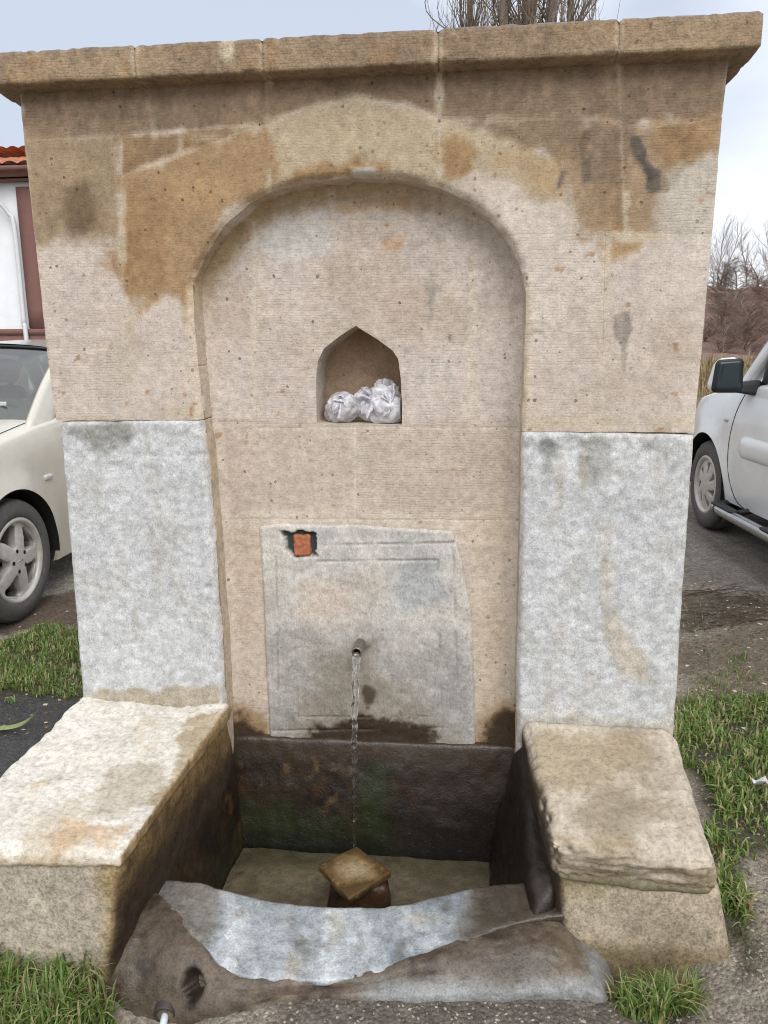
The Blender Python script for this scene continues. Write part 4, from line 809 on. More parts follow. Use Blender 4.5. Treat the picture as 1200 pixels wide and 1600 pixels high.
# ------------------------------------------------------------------ tile and rubble in the basin
def tile_colour(V, N):
    n = fbm(V, 18, 4, 601); c = V[:, :2]-V[:, :2].mean(0); r = np.hypot(*c.T); C = np.tile(np.array([128., 104, 66]), (len(V), 1)); C = mixc(C, (186, 170, 138), ss(.075, .0, r+.02*n)); C = mixc(C, (84, 62, 34), ss(.055, .09, r+.02*n)*.8); C = mixc(C, (50, 38, 24), ss(.1, .7, n)*ss(.3, -.2, N[:, 2])*.9); C = mixc(C, (150, 132, 96), ss(.4, .8, fbm(V, 60, 2, 6))*.5)
    return C, np.full(len(V), .55)
tz = [(497, 1351, -.005), (545, 1404, .012), (612, 1361, .005), (557, 1321, -.012)]
T = [at(a, b, Z=z) for a, b, z in tz]; th_ = np.array([0, 0, -.022]); c8 = [p+th_ for p in T]+T
V, F = hexa(c8, .005, .005, lambda V, N: .0025*fbm(V, 30, 3, 611)); Cc, ww = tile_colour(V, normals(V, F))
tag(link('stone_tile', mesh('stone_tile', V, F, lin(np.clip(Cc, 0, 255))*KALB, ww), M_WET), 'square brown-stained stone tile lying tilted under the water stream', 'tile')
def rub_colour(V, N):
    n = fbm(V, 22, 4, 621); C = np.tile(np.array([72., 50, 30]), (len(V), 1)); C = mixc(C, (40, 30, 20), ss(-.2, .6, n)); C = mixc(C, (122, 88, 52), ss(.35, .8, fbm(V, 45, 2, 3))*.6); return C, np.full(len(V), .6)
V, F = hexa([(-.075, -.30, -.14), (.115, -.275, -.14), (.10, -.14, -.14), (-.09, -.15, -.14), (-.06, -.275, -.036), (.10, -.26, -.034), (.085, -.155, -.044), (-.07, -.16, -.044)], .02, .007, lambda V, N: .008*fbm(V, 16, 3, 631)); Cc, ww = rub_colour(V, normals(V, F))
tag(link('rubble_stone', mesh('rubble_stone', V, F, lin(np.clip(Cc, 0, 255))*KALB, ww), M_WET), 'dark wet rough stone propping up the square tile in the basin', 'stone')

# ------------------------------------------------------------------ plastic bags in the niche
def bag_mat():
    m, t, b = mat_new('white_plastic_film'); b.inputs['Base Color'].default_value = (.62, .61, .64, 1); b.inputs['Roughness'].default_value = .36; b.inputs['Subsurface Weight'].default_value = .25; b.inputs['Subsurface Radius'].default_value = (.02, .02, .02); b.inputs['Subsurface Scale'].default_value = .5
    co = nd(t, 'ShaderNodeTexCoord').outputs['Object']; n = nd(t, 'ShaderNodeTexNoise', Scale=24., Detail=3., Distortion=2.0); t.links.new(co, n.inputs[0]); bu = nd(t, 'ShaderNodeBump', Strength=.5, Distance=.005); t.links.new(n.outputs['Fac'], bu.inputs['Height']); t.links.new(bu.outputs[0], b.inputs['Normal'])
    tr = nd(t, 'ShaderNodeBsdfTransparent'); ms = nd(t, 'ShaderNodeMixShader'); t.links.new(rampv(t, n.outputs['Fac'], .4, .65, .05, .35), ms.inputs['Fac']); t.links.new(b.outputs[0], ms.inputs[1]); t.links.new(tr.outputs[0], ms.inputs[2]); t.links.new(ms.outputs[0], t.nodes['Material Output'].inputs['Surface'])
    return m
M_BAG = bag_mat()
def ridged(P, sc, oc, seed):
    r = 0; a = 1
    for k in range(oc): r = r+a*(1-np.abs(vnoise(P, sc*2**k, seed+k)))**2; a *= .55
    return r-1.0
def bag(name, c, r, seed, label, tails=()):
    V, F = hexa(box8(-1, 1, -1, 1, -1, 1), .95, .032); V = V/np.maximum(np.linalg.norm(V, axis=1)[:, None], .6)
    q = V*np.array(r); f = 1+.26*fbm(V, 1.5, 2, seed)+.11*(ridged(V*np.array([1, 1, .6])+.35*np.column_stack([vnoise(V, 1.6, seed+5), vnoise(V, 1.6, seed+6), vnoise(V, 1.6, seed+7)]), 1.25, 2, seed)-.4)
    q = q*f[:, None]+np.array(c); q[:, 2] = np.maximum(q[:, 2], 1.2665+.001*vnoise(q, 50, 2)); q[:, 1] = np.minimum(q[:, 1], PY+.165)
    q[:, 0] = np.clip(q[:, 0], -.135, .106)
    parts = [(q, F)]
    for (tx, ty, tz_, dx, dz, s) in tails:
        u, v = np.meshgrid(np.linspace(0, 1, 26), np.linspace(-1, 1, 22), indexing='ij'); P = np.column_stack([tx+dx*u.ravel()+s*v.ravel()*(.5+u.ravel())*.6, ty+.015*np.sin(v.ravel()*5+u.ravel()*4)+.012*u.ravel(), tz_+dz*u.ravel()-.012*v.ravel()**2]); P = P+.012*np.column_stack([fbm(P, 28, 3, seed+k) for k in (1, 2, 3)])
        i, j = [z.ravel() for z in np.meshgrid(np.arange(25), np.arange(21), indexing='ij')]; parts.append((P, np.column_stack([i*22+j, (i+1)*22+j, (i+1)*22+j+1, i*22+j+1])))
    V, F = merge(parts); tag(link(name, mesh(name, V, F), M_BAG), label, 'plastic bag')
bag('plastic_bag', (-.078, PY+.075, 1.312), (.060, .060, .054), 701, 'round crumpled clear plastic bag stuffed into the pointed niche', [(-.09, PY+.02, 1.30, .02, .035, .025), (-.06, PY+.025, 1.33, -.03, .02, .025)])
bag('plastic_bag', (.042, PY+.075, 1.318), (.082, .062, .064), 715, 'larger crumpled white plastic bag with loose folds inside the pointed niche', [(.05, PY+.02, 1.30, .03, .03, .03), (.00, PY+.02, 1.295, .02, .045, .03), (.075, PY+.025, 1.32, -.03, .04, .025), (.02, PY+.03, 1.34, -.02, .03, .03), (.03, PY+.05, 1.345, .02, .055, .03), (.07, PY+.03, 1.335, .01, .05, .028), (-.03, PY+.07, 1.34, .015, .03, .025)])

# ------------------------------------------------------------------ vehicles
def paint(name, c, metal, rough=.35):
    return simple(name, c, rough, metal=metal, noise=.06, nsc=7, coat=.6)
M_TYRE = simple('tyre_rubber', (96, 94, 90), .85, noise=.25, nsc=40, bump=.003)
M_ALLOY = simple('alloy_wheel', (214, 210, 202), .42, metal=.25, noise=.12, nsc=30)
M_PLBLK = simple('black_plastic', (34, 34, 36), .55, noise=.15, nsc=50)
M_WELL = simple('wheel_well', (14, 13, 12), .9)
M_CABIN = simple('cabin_fabric', (60, 58, 56), .9, noise=.2)
M_MIRR = simple('mirror_glass', (52, 62, 66), .08, spec=.3)
M_CHRM = simple('bright_metal', (205, 205, 202), .22, metal=1., noise=.1)
M_LENS = simple('clear_lens', (205, 205, 200), .15, coat=.5)
def glass_mat():
    m, t, b = mat_new('vehicle_glass'); t.nodes.remove(b); gb = nd(t, 'ShaderNodeBsdfGlossy', Roughness=.02); tb = nd(t, 'ShaderNodeBsdfTransparent'); tb.inputs['Color'].default_value = (.52, .60, .58, 1)
    fr = nd(t, 'ShaderNodeFresnel', IOR=2.3); ms = nd(t, 'ShaderNodeMixShader'); t.links.new(fr.outputs[0], ms.inputs[0]); t.links.new(tb.outputs[0], ms.inputs[1]); t.links.new(gb.outputs[0], ms.inputs[2]); t.links.new(ms.outputs[0], t.nodes['Material Output'].inputs['Surface']); return m
M_GLASS = glass_mat()

def vehicle(sp, root, M_BODY):
    """body lofted from stations; local x forward, y left, z up; front axle at x = 0"""
    nose, tail = sp['nose'], sp['tail']; hw = sp['hw']
    def width(x):                                   # plan shape
        f = np.clip((x-(nose-sp['nr']))/sp['nr'], 0, 1); r = np.clip((tail+sp['tr']-x)/sp['tr'], 0, 1)
        return hw*(1-sp['nf']*f**2.2)*(1-.12*r**2.2)
    belt = lambda x: np.interp(x, *zip(*sp['belt'])); top = lambda x: np.interp(x, *zip(*sp['top'])); sill = lambda x: np.interp(x, *zip(*sp['sill']))
    def side(x, z):
        zz = (z-sp['zmid'])/(belt(x)-sp['zmid']+1e-6); lo = np.clip((sp['zmid']-z)/(sp['zmid']-.15), 0, 1)
        y = width(x)*(1-.055*np.clip(zz, 0, 1.3)**2-.075*lo**2)
        for wx in (0., -sp['wb']):                   # flared arches
            d = np.hypot(x-wx, z-sp['wr']); y = y+sp['flare']*ss(sp['ar']+.09, sp['ar']+.005, d)
        return y
    xs_ = np.concatenate([np.linspace(tail, -sp['wb']-.5, 10)[:-1], np.linspace(-sp['wb']-.5, -sp['wb']+.5, 24), np.linspace(-sp['wb']+.5, -.5, 14)[1:-1], np.linspace(-.5, .5, 30), np.linspace(.5, nose, 14)[1:]])
    secs = []
    for x in xs_:
        zs, zb_, zt = sill(x), belt(x), top(x); zl = np.linspace(zs, zb_, 16); h = [(side(x, z), z) for z in zl]; yb = h[-1][0]
        for k in range(1, 9):
            a = k/8*math.pi/2; h.append((yb*(1-(1-math.cos(a))*.34), zb_+(zt-zb_)*math.sin(a)*.8))
        for k in range(1, 6): f = k/5; h.append((yb*.66*(1-f), zb_+(zt-zb_)*(.8+.2*math.sin(f*math.pi/2))))
        h = np.array(h); full = np.concatenate([np.column_stack([np.full(len(h), x), h[:, 0], h[:, 1]]), np.column_stack([np.full(len(h)-1, x), -h[-2::-1, 0], h[-2::-1, 1]])])
        secs.append(full)
    V, F = sweep(np.array(secs)); F = [f[:, ::-1] for f in F]
    # open the wheel arches: drop faces whose centre lies inside an arch and pull the rim of the cut onto the circle
    q = F[0]; cen = V[q].mean(1); inside = (np.abs(cen[:, 1]) < .05) & (cen[:, 2] < .5)
    for wx in (0., -sp['wb']): inside |= (np.hypot(cen[:, 0]-wx, cen[:, 2]-sp['wr']) < sp['ar']) & (np.abs(cen[:, 1]) > hw*.6)
    kept = q[~inside]; bvs = np.intersect1d(np.unique(q[inside]), np.unique(kept))
    for wx in (0., -sp['wb']):
        d = np.hypot(V[bvs, 0]-wx, V[bvs, 2]-sp['wr']); k = bvs[d < sp['ar']+.08]; dd = np.hypot(V[k, 0]-wx, V[k, 2]-sp['wr']); f = sp['ar']/np.maximum(dd, .01)
        up_ = V[k, 2] > .12; k = k[up_]; f = f[up_]; V[k, 0] = wx+(V[k, 0]-wx)*f; V[k, 2] = sp['wr']+(V[k, 2]-sp['wr'])*f
        V[k, 1] = np.sign(V[k, 1])*side(V[k, 0], V[k, 2])
    body = link('body', mesh('body', V, [kept, F[1]]), M_BODY, root)
    # arch liners
    for wx in (0., -sp['wb']):
        for s in (1, -1):
            th = np.linspace(-.12, math.pi+.12, 30); ro = sp['ar']-.002; ring = lambda yy, r: np.column_stack([wx+r*np.cos(th), np.full(30, yy), sp['wr']+r*np.sin(th)])
            yo = side(wx, sp['wr']+sp['ar']*.7)-.004
            rows = np.stack([ring(s*yo, ro), ring(s*(yo-.018), ro-.004), ring(s*(yo-.1), ro), ring(s*.45, ro), ring(s*.45, .05)]); n_, m_ = rows.shape[:2]
            i, j = [z.ravel() for z in np.meshgrid(np.arange(n_-1), np.arange(m_-1), indexing='ij')]; link('wheel_well', mesh('wheel_well', rows.reshape(-1, 3), np.column_stack([i*m_+j, (i+1)*m_+j, (i+1)*m_+j+1, i*m_+j+1])), M_WELL, root)
    # underbody
    block('underbody', root, box8(tail+.1, nose-.1, -hw*.8, hw*.8, sp['uz'], sp['uz']+.12), M_WELL, .03, .2)
    # greenhouse
    g = sp['gh']; yb = lambda x: side(x, belt(x))*.955; ry = sp['ry']; rz = sp['rz']
    rf = lambda x: np.interp(x, *zip(*rz)); rw = lambda x: np.interp(x, *zip(*ry))
    x0, x1, x2, x3 = g                                # windscreen base, windscreen top, rear top, rear base
    zb0 = belt(x0); base_l = np.array([x0, yb(x0), zb0]); top_l = np.array([x1, rw(x1), rf(x1)])
    nx_ = 18; rx = np.linspace(x2, x1, nx_); rows = []
    for x in rx:
        yy = np.linspace(1, -1, 13); e = np.abs(yy)**3
        rows.append(np.column_stack([x+.05*(1-yy**2)*(x-x2)/(x1-x2), rw(x)*yy, rf(x)+sp['crown']*(1-yy**2)-.02*e]))
    rows = np.array(rows); patch('roof', root, rows, sp.get('roofmat', M_BODY), 30, 25, flip=True)
    low = rows.copy(); low[:, :, 2] -= .03; patch('headlining', root, low, M_CABIN, 16, 13)
    cb = sp['cowl']; u = np.linspace(1, -1, 9)
    wrow = []
    for f in np.linspace(0, 1, 8):
        b = np.column_stack([x0+cb*(1-np.abs(u)**2.2), yb(x0)*u*.97, zb0-.01+.02*(1-u**2)]); t_ = np.column_stack([x1+.05*(1-u**2), rw(x1)*u*.96, rf(x1)+sp['crown']*(1-u**2)-.02]); m_ = b*(1-f)+t_*f; m_[:, 2] += .04*math.sin(f*math.pi)*1.; wrow.append(m_)
    wrow = np.array(wrow); patch('windscreen', root, wrow, M_GLASS, 20, 25, flip=False)
    # black frit edge of the windscreen
    edge = np.concatenate([wrow[:, 0], wrow[-1, 1:], wrow[::-1, -1][1:]]); edge = crspl(edge, 70)
    V, F = tube(edge+np.array([.004, 0, .004]), .009, 6); link('windscreen_seal', mesh('windscreen_seal', V, F), M_PLBLK, root)
    def pillar(name, a, b, w, t=.03, mat=None, bow=.03):
        a = np.array(a); b = np.array(b); k = np.linspace(0, 1, 9)[:, None]; P = a*(1-k)+b*k; P[:, 2] += bow*np.sin(k[:, 0]*math.pi); P[:, 0] += bow*.5*np.sin(k[:, 0]*math.pi)
        ax = (b-a)/np.linalg.norm(b-a); wv = np.array([1, 0, 0])-ax*ax[0]; wv /= np.linalg.norm(wv); tv = np.cross(ax, wv)
        S = np.stack([P+wv*w*cx_+tv*t*cy_ for cx_, cy_ in ((.5, .28), (.3, .5), (-.3, .5), (-.5, .28), (-.5, -.28), (-.3, -.5), (.3, -.5), (.5, -.28))], 1); V, F = sweep(S); return link(name, mesh(name, V, F), mat or M_BODY, root)
    for s in (1, -1):
        sg = np.array([1, s, 1])
        pillar('windscreen_pillar', (base_l+[-.02, .005, -.05])*sg, (top_l+[-.02, .0, -.01])*sg, sp['pw'], .05)
        for px_ in sp['posts']: pillar('door_pillar', np.array([px_, yb(px_)-.005, belt(px_)-.03])*sg, np.array([px_-.05, rw(px_)-.01, rf(px_)-.02])*sg, .07, .04, M_PLBLK, 0)
        pillar('rear_pillar', np.array([x3+.06, yb(x3), belt(x3)-.03])*sg, np.array([x2+.06, rw(x2)-.005, rf(x2)-.02])*sg, .2, .05)
        rail = np.array([[x, rw(x)-.004, rf(x)-.022] for x in np.linspace(x2, x1, 10)])*sg; V, F = tube(rail, .026, 8); link('roof_rail', mesh('roof_rail', V, F), M_BODY, root)
        # side glass from pillar to pillar
        cuts = [x0-.06]+list(sp['posts'])+[x3+.08]
        for a, b in zip(cuts[:-1], cuts[1:]):
            lerp = lambda xb: (x1 if xb > x1 and xb == cuts[0] else (x2 if xb == cuts[-1] else xb-.05))
            rws = []
            for f in np.linspace(0, 1, 5):
                xa = a*(1-f)+lerp(a)*f; xb = b*(1-f)+lerp(b)*f; xx = np.linspace(xa, xb, 7); xbase = np.linspace(a, b, 7); xtop = np.linspace(lerp(a), lerp(b), 7)
                rws.append(np.column_stack([xx, s*((yb(xbase)-.012)*(1-f)+(rw(xtop)-.02)*f), (belt(xbase)-.01)*(1-f)+(rf(xtop)-.04)*f]))
            patch('side_window', root, np.array(rws), M_GLASS, 10, 12, flip=(s < 0))
        # waist seal
        wx_ = np.linspace(x3+.1, x0-.02, 24); V, F = tube(np.column_stack([wx_, s*(yb(wx_)-.002), belt(wx_)+.004]), .012, 6); link('waist_seal', mesh('waist_seal', V, F), M_PLBLK, root)
        # shut lines of the doors
        for ln in sp['seams']:
            pts = crspl(np.array(ln, float), 24); yy = side(pts[:, 0], pts[:, 1])+.0005; P = np.column_stack([pts[:, 0], s*yy, pts[:, 1]]); V, F = tube(P, .0035, 5); link('door_seam', mesh('door_seam', V, F), M_WELL, root)
    bw = np.array([np.column_stack([np.full(7, x3+.02)*(1-f)+np.full(7, x2)*f, np.linspace(1, -1, 7)*(yb(x3)*.95*(1-f)+rw(x2)*.95*f), np.full(7, belt(x3))*(1-f)+np.full(7, rf(x2)-.01)*f]) for f in np.linspace(0, 1, 4)]); patch('rear_window', root, bw, M_GLASS, 6, 9, flip=True)
    # cabin
    block('dashboard', root, box8(x0-.35, x0+cb*.6, -yb(x0)*.9, yb(x0)*.9, zb0-.35, zb0-.02), M_CABIN, .06, .08)
    for yy in (.36, -.36):
        block('seat', root, box8(x0-1.35, x0-.85, yy-.25, yy+.25, .35, .62), M_CABIN, .08, .08); o = block('seat_back', root, [(x0-1.45, yy-.24, .5), (x0-1.28, yy-.24, .5), (x0-1.28, yy+.24, .5), (x0-1.45, yy+.24, .5), (x0-1.62, yy-.2, zb0+.18), (x0-1.50, yy-.2, zb0+.18), (x0-1.50, yy+.2, zb0+.18), (x0-1.62, yy+.2, zb0+.18)], M_CABIN, .06, .06)
        block('head_rest', root, box8(x0-1.66, x0-1.54, yy-.13, yy+.13, zb0+.2, zb0+.38), M_CABIN, .05, .04)
    block('load_floor', root, box8(tail+.15, x0-.1, -yb(x0)*.9, yb(x0)*.9, .3, .36), M_CABIN, .02, .3)
    th = np.linspace(0, 2*np.pi, 30); sw = np.column_stack([x0-.5+.06*np.sin(th), .36+.19*np.cos(th), zb0-.06+.17*np.sin(th)]); V, F = tube(sw, .016, 8, False); link('steering_wheel', mesh('steering_wheel', V, F), M_PLBLK, root)
    return side, belt, yb

def wheel(parent, kind, R_, rim, wdt, loc, flip):
    w = bpy.data.objects.new('wheel', None); COL.objects.link(w); w.parent = parent; w.location = loc; w.rotation_euler = (0, 0, math.pi if flip else 0)
    h = wdt/2; prof = [(rim, -h*.9), (rim+.02, -h), (R_-.06, -h*1.02), (R_-.015, -h*.88), (R_, -h*.6), (R_-.006, -h*.58), (R_-.006, -h*.5), (R_, -h*.48), (R_, h*.48), (R_-.006, h*.5), (R_-.006, h*.58), (R_, h*.6), (R_-.015, h*.88), (R_-.06, h*1.02), (rim+.02, h), (rim, h*.9)]
    V, F = revolve(prof, 72); 
    if kind == 'van':                               # deep tread blocks on the shoulder
        r = np.hypot(V[:, 0], V[:, 2]); a = np.arctan2(V[:, 2], V[:, 0]); s = (r > R_-.03); V[s] *= 1-.018*((np.sin(a[s]*54) > 0)[:, None]*np.array([1, 0, 1]))
    link('tyre', mesh('tyre', V, F), M_TYRE, w)
    V, F = revolve([(rim+.006, h*.93), (rim-.012, h*.98), (rim-.022, h*.8), (rim-.03, -h*.8), (rim+.004, -h*.9)], 64); link('rim', mesh('rim', V, F), M_ALLOY, w)
    V, F = revolve([(rim-.02, 0), (rim-.02, -.01), (.01, -.01), (.01, 0)], 40); link('brake_disc', mesh('brake_disc', V, F), M_WELL, w)
    n = 5 if kind == 'car' else 7; holes = []; r0, r1 = (.080, rim-.024) if kind == 'car' else (.075, rim-.045)
    for k in range(n):
        a = 2*math.pi*(k+.5)/n; g = math.pi/n
        if kind == 'car': w0, w1 = g*.36, g*.70
        else: w0, w1 = g*.22, g*.40
        off = 0 if kind == 'car' else .16
        pts = [(r0, a-w0*.6), (r0, a+w0*.6), (r0*.5+r1*.5, a+(w0+w1)*.5+off*.5), (r1-.02, a+w1+off), (r1, a+w1*.7+off), (r1, a-w1*.7+off), (r1-.02, a-w1+off), (r0*.5+r1*.5, a-(w0+w1)*.5+off*.5)]
        holes.append(np.array([(r*math.cos(t), r*math.sin(t)) for r, t in pts]))
    th = np.linspace(0, 2*np.pi, 60, endpoint=False); disc = np.column_stack([np.cos(th), np.sin(th)])*(rim-.012)
    fc = lambda P, y0: (np.tile(np.array([190., 186, 178]), (len(P), 1)), np.zeros(len(P)))
    dish = lambda P: -.018*np.cos(np.clip(np.hypot(*P.T)/rim*2.2, 0, 3.1))+.012*ss(.05, .0, np.hypot(*P.T))*0
    # the stone() builder faces -y: build there and turn it round
    o = stone('spokes', w, disc, M_ALLOY, y0=-h*.82, depth=.03, res=.009, r=.006, colf=fc, relief=dish, holes=holes, rough=False, mortar=0); me = o.data; co = np.empty(len(me.vertices)*3, np.float32); me.vertices.foreach_get('co', co); co = co.reshape(-1, 3); co[:, 1] *= -1; co[:, 0] *= -1; me.vertices.foreach_set('co', co.ravel()); me.update()
    V, F = revolve([(.001, h*.97), (.024, h*.965), (.03, h*.9), (.03, h*.7), (.001, h*.7)], 24); link('hub_cap', mesh('hub_cap', V, F), M_ALLOY, w)
    if kind == 'car':
        V, F = revolve([(.012, h*.992), (.016, h*.996), (.020, h*.992), (.016, h*.97)], 24); link('hub_emblem', mesh('hub_emblem', V, F), M_CHRM, w)
        V, F = tube([(-.022, h*.985, .0), (.022, h*.985, .0)], .004, 6); link('hub_emblem', mesh('hub_emblem', V, F), M_CHRM, w)
        for k in range(5):
            a = 2*math.pi*k/5; c_ = np.array([.057*math.cos(a), 0, .057*math.sin(a)]); V, F = tube([c_+[0, h*.60, 0], c_+[0, h*.99, 0]], .011, 10); link('wheel_nut_recess', mesh('wheel_nut_recess', V, F), M_WELL, w)
    return w

# champagne saloon parked behind the fountain, nose towards the street
M_GOLD = paint('champagne_paint', (222, 216, 201), .2)
car = empty('parked_car', 'champagne beige hatchback with alloy wheels parked by the white building', 'car', (-2.005-.86, 1.46, .08), -math.pi/2)
SPC = dict(nose=.96, tail=-3.6, hw=.86, nr=1.0, tr=.9, nf=.17, wb=2.68, wr=.325, ar=.375, flare=.022, zmid=.58, uz=.2,
           belt=[(-3.6, .88), (-3.2, 1.0), (-2, 1.0), (-.75, .985), (-.4, .96), (.2, .87), (.7, .74), (.96, .56)],
           top=[(-3.6, .98), (-3.2, 1.08), (-2.4, 1.08), (-.75, 1.07), (-.4, 1.04), (.2, .97), (.7, .84), (.96, .62)],
           sill=[(-3.6, .32), (-2.68, .22), (-.4, .20), (.6, .22), (.96, .26)], gh=(-.36, -1.22, -2.75, -3.35),
           ry=[(-2.75, .56), (-2, .63), (-1.22, .62)], rz=[(-2.75, 1.38), (-2.0, 1.44), (-1.22, 1.41)], crown=.035, cowl=.20, pw=.17, posts=(-1.08, -1.72, -2.6),
           seams=[[(-.80, .93), (-.72, .7), (-.70, .45), (-.78, .24)], [(-1.72, .95), (-1.74, .6), (-1.74, .26)], [(-2.55, .9), (-2.3, .6), (-2.28, .26)]])
M_ROOF = simple('roof_paint', (196, 194, 188), .3, metal=.4, coat=.5); SPC['roofmat'] = M_ROOF
side, belt, yb = vehicle(SPC, car, M_GOLD)
for s in (1, -1):
    for ax in (0, -2.68): wheel(car, 'car', .325, .222, .2, (ax, s*.765, .325), s < 0)
    # black quarter pane behind the windscreen pillar, side repeater, mirror
    rws = np.array([[(-.58, s*(yb(-.58)+.012), .965), (-.8, s*(yb(-.8)+.012), .97), (-1.08, s*(yb(-1.08)+.010), .98)], [(-.74, s*(yb(-.74)-.008), 1.06), (-.92, s*(yb(-.92)-.010), 1.07), (-1.08, s*(yb(-1.08)-.03), 1.07)], [(-.90, s*(yb(-.9)-.050), 1.17), (-.99, s*(yb(-1)-.055), 1.18), (-1.08, s*(yb(-1)-.075), 1.19)]])
    patch('quarter_panel', car, rws, M_PLBLK, 8, 10, flip=s > 0)
    V, F = hexa(box8(-.40, -.32, -.012, .012, .69, .725), .015, .006); V[:, 1] += s*float(side(-.36, .705)); link('side_repeater', mesh('side_repeater', V, F), M_LENS, car)
    V, F = hexa([(-1.02, .86, .99), (-.86, .86, .99), (-.86, 1.04, .98), (-1.02, 1.04, .98), (-1.0, .88, 1.12), (-.9, .88, 1.12), (-.9, 1.03, 1.11), (-1.0, 1.03, 1.11)], .05, .012); V[:, 1] *= s; F = F if s > 0 else F[:, ::-1]; link('mirror', mesh('mirror', V, F), M_GOLD, car)
    V, F = hexa([(.62, .50, .60), (.90, .42, .57), (.80, .70, .57), (.50, .78, .62), (.55, .50, .72), (.82, .42, .66), (.72, .66, .66), (.42, .74, .74)], .03, .02); V[:, 1] *= s; F = F if s > 0 else F[:, ::-1]; link('headlight', mesh('headlight', V, F), M_LENS, car)
block('bumper', car, [(.80, -.72, .26), (.99, -.6, .28), (.99, .6, .28), (.80, .72, .26), (.78, -.70, .46), (.985, -.58, .46), (.985, .58, .46), (.78, .70, .46)], M_GOLD, .05, .04)
block('grille', car, box8(.90, .985, -.28, .28, .5, .6), M_PLBLK, .02, .03)
hx_ = np.linspace(-.42, .62, 20); hl = np.column_stack([hx_, .90*side(hx_, belt(hx_)), belt(hx_)+.566*(np.interp(hx_, *zip(*SPC['top']))-belt(hx_))])
for s in (1, -1): V, F = tube(hl*np.array([1, s, 1])+np.array([0, 0, .001]), .0025, 5); link('bonnet_seam', mesh('bonnet_seam', V, F), M_WELL, car)
block('sticker', car, box8(-.50, -.492, .52, .57, 1.09, 1.115), M_LENS, .002, .01)

# white van on the road
M_WHITE = paint('white_paint', (254, 254, 252), 0, .3)
van = empty('parked_van', 'white passenger van with tubular side step and black-backed mirrors on the dirt road', 'van', (0, 0, .19), math.radians(93.6))
fw_ = np.array([math.cos(math.radians(93.6)), math.sin(math.radians(93.6))]); lf_ = np.array([-fw_[1], fw_[0]]); ax_ = np.array([2.02, 3.46])-lf_*.90
van.location = (ax_[0], ax_[1], .19)
SPV = dict(nose=.92, tail=-3.46, hw=.905, nr=.95, tr=.4, nf=.22, wb=2.73, wr=.32, ar=.375, flare=.02, zmid=.65, uz=.22,
           belt=[(-3.46, 1.06), (-2, 1.07), (-.55, 1.03), (-.2, .99), (.4, .90), (.8, .70), (.92, .55)],
           top=[(-3.46, 1.12), (-2, 1.13), (-.55, 1.10), (-.2, 1.07), (.4, .97), (.8, .78), (.92, .60)],
           sill=[(-3.46, .32), (-.4, .27), (.6, .24), (.92, .28)], gh=(-.22, -1.10, -3.30, -3.42),
           ry=[(-3.3, .74), (-1.1, .72)], rz=[(-3.3, 1.76), (-2, 1.78), (-1.1, 1.72)], crown=.03, cowl=.32, pw=.10, posts=(-.62, -1.5, -2.5),
           seams=[[(-.50, 1.03), (-.42, .85), (-.40, .55), (-.50, .32), (-.7, .27)], [(-1.5, 1.05), (-1.52, .6), (-1.5, .3)], [(-2.3, 1.05), (-2.3, .7), (-2.25, .55)]])
side, belt, yb = vehicle(SPV, van, M_WHITE)
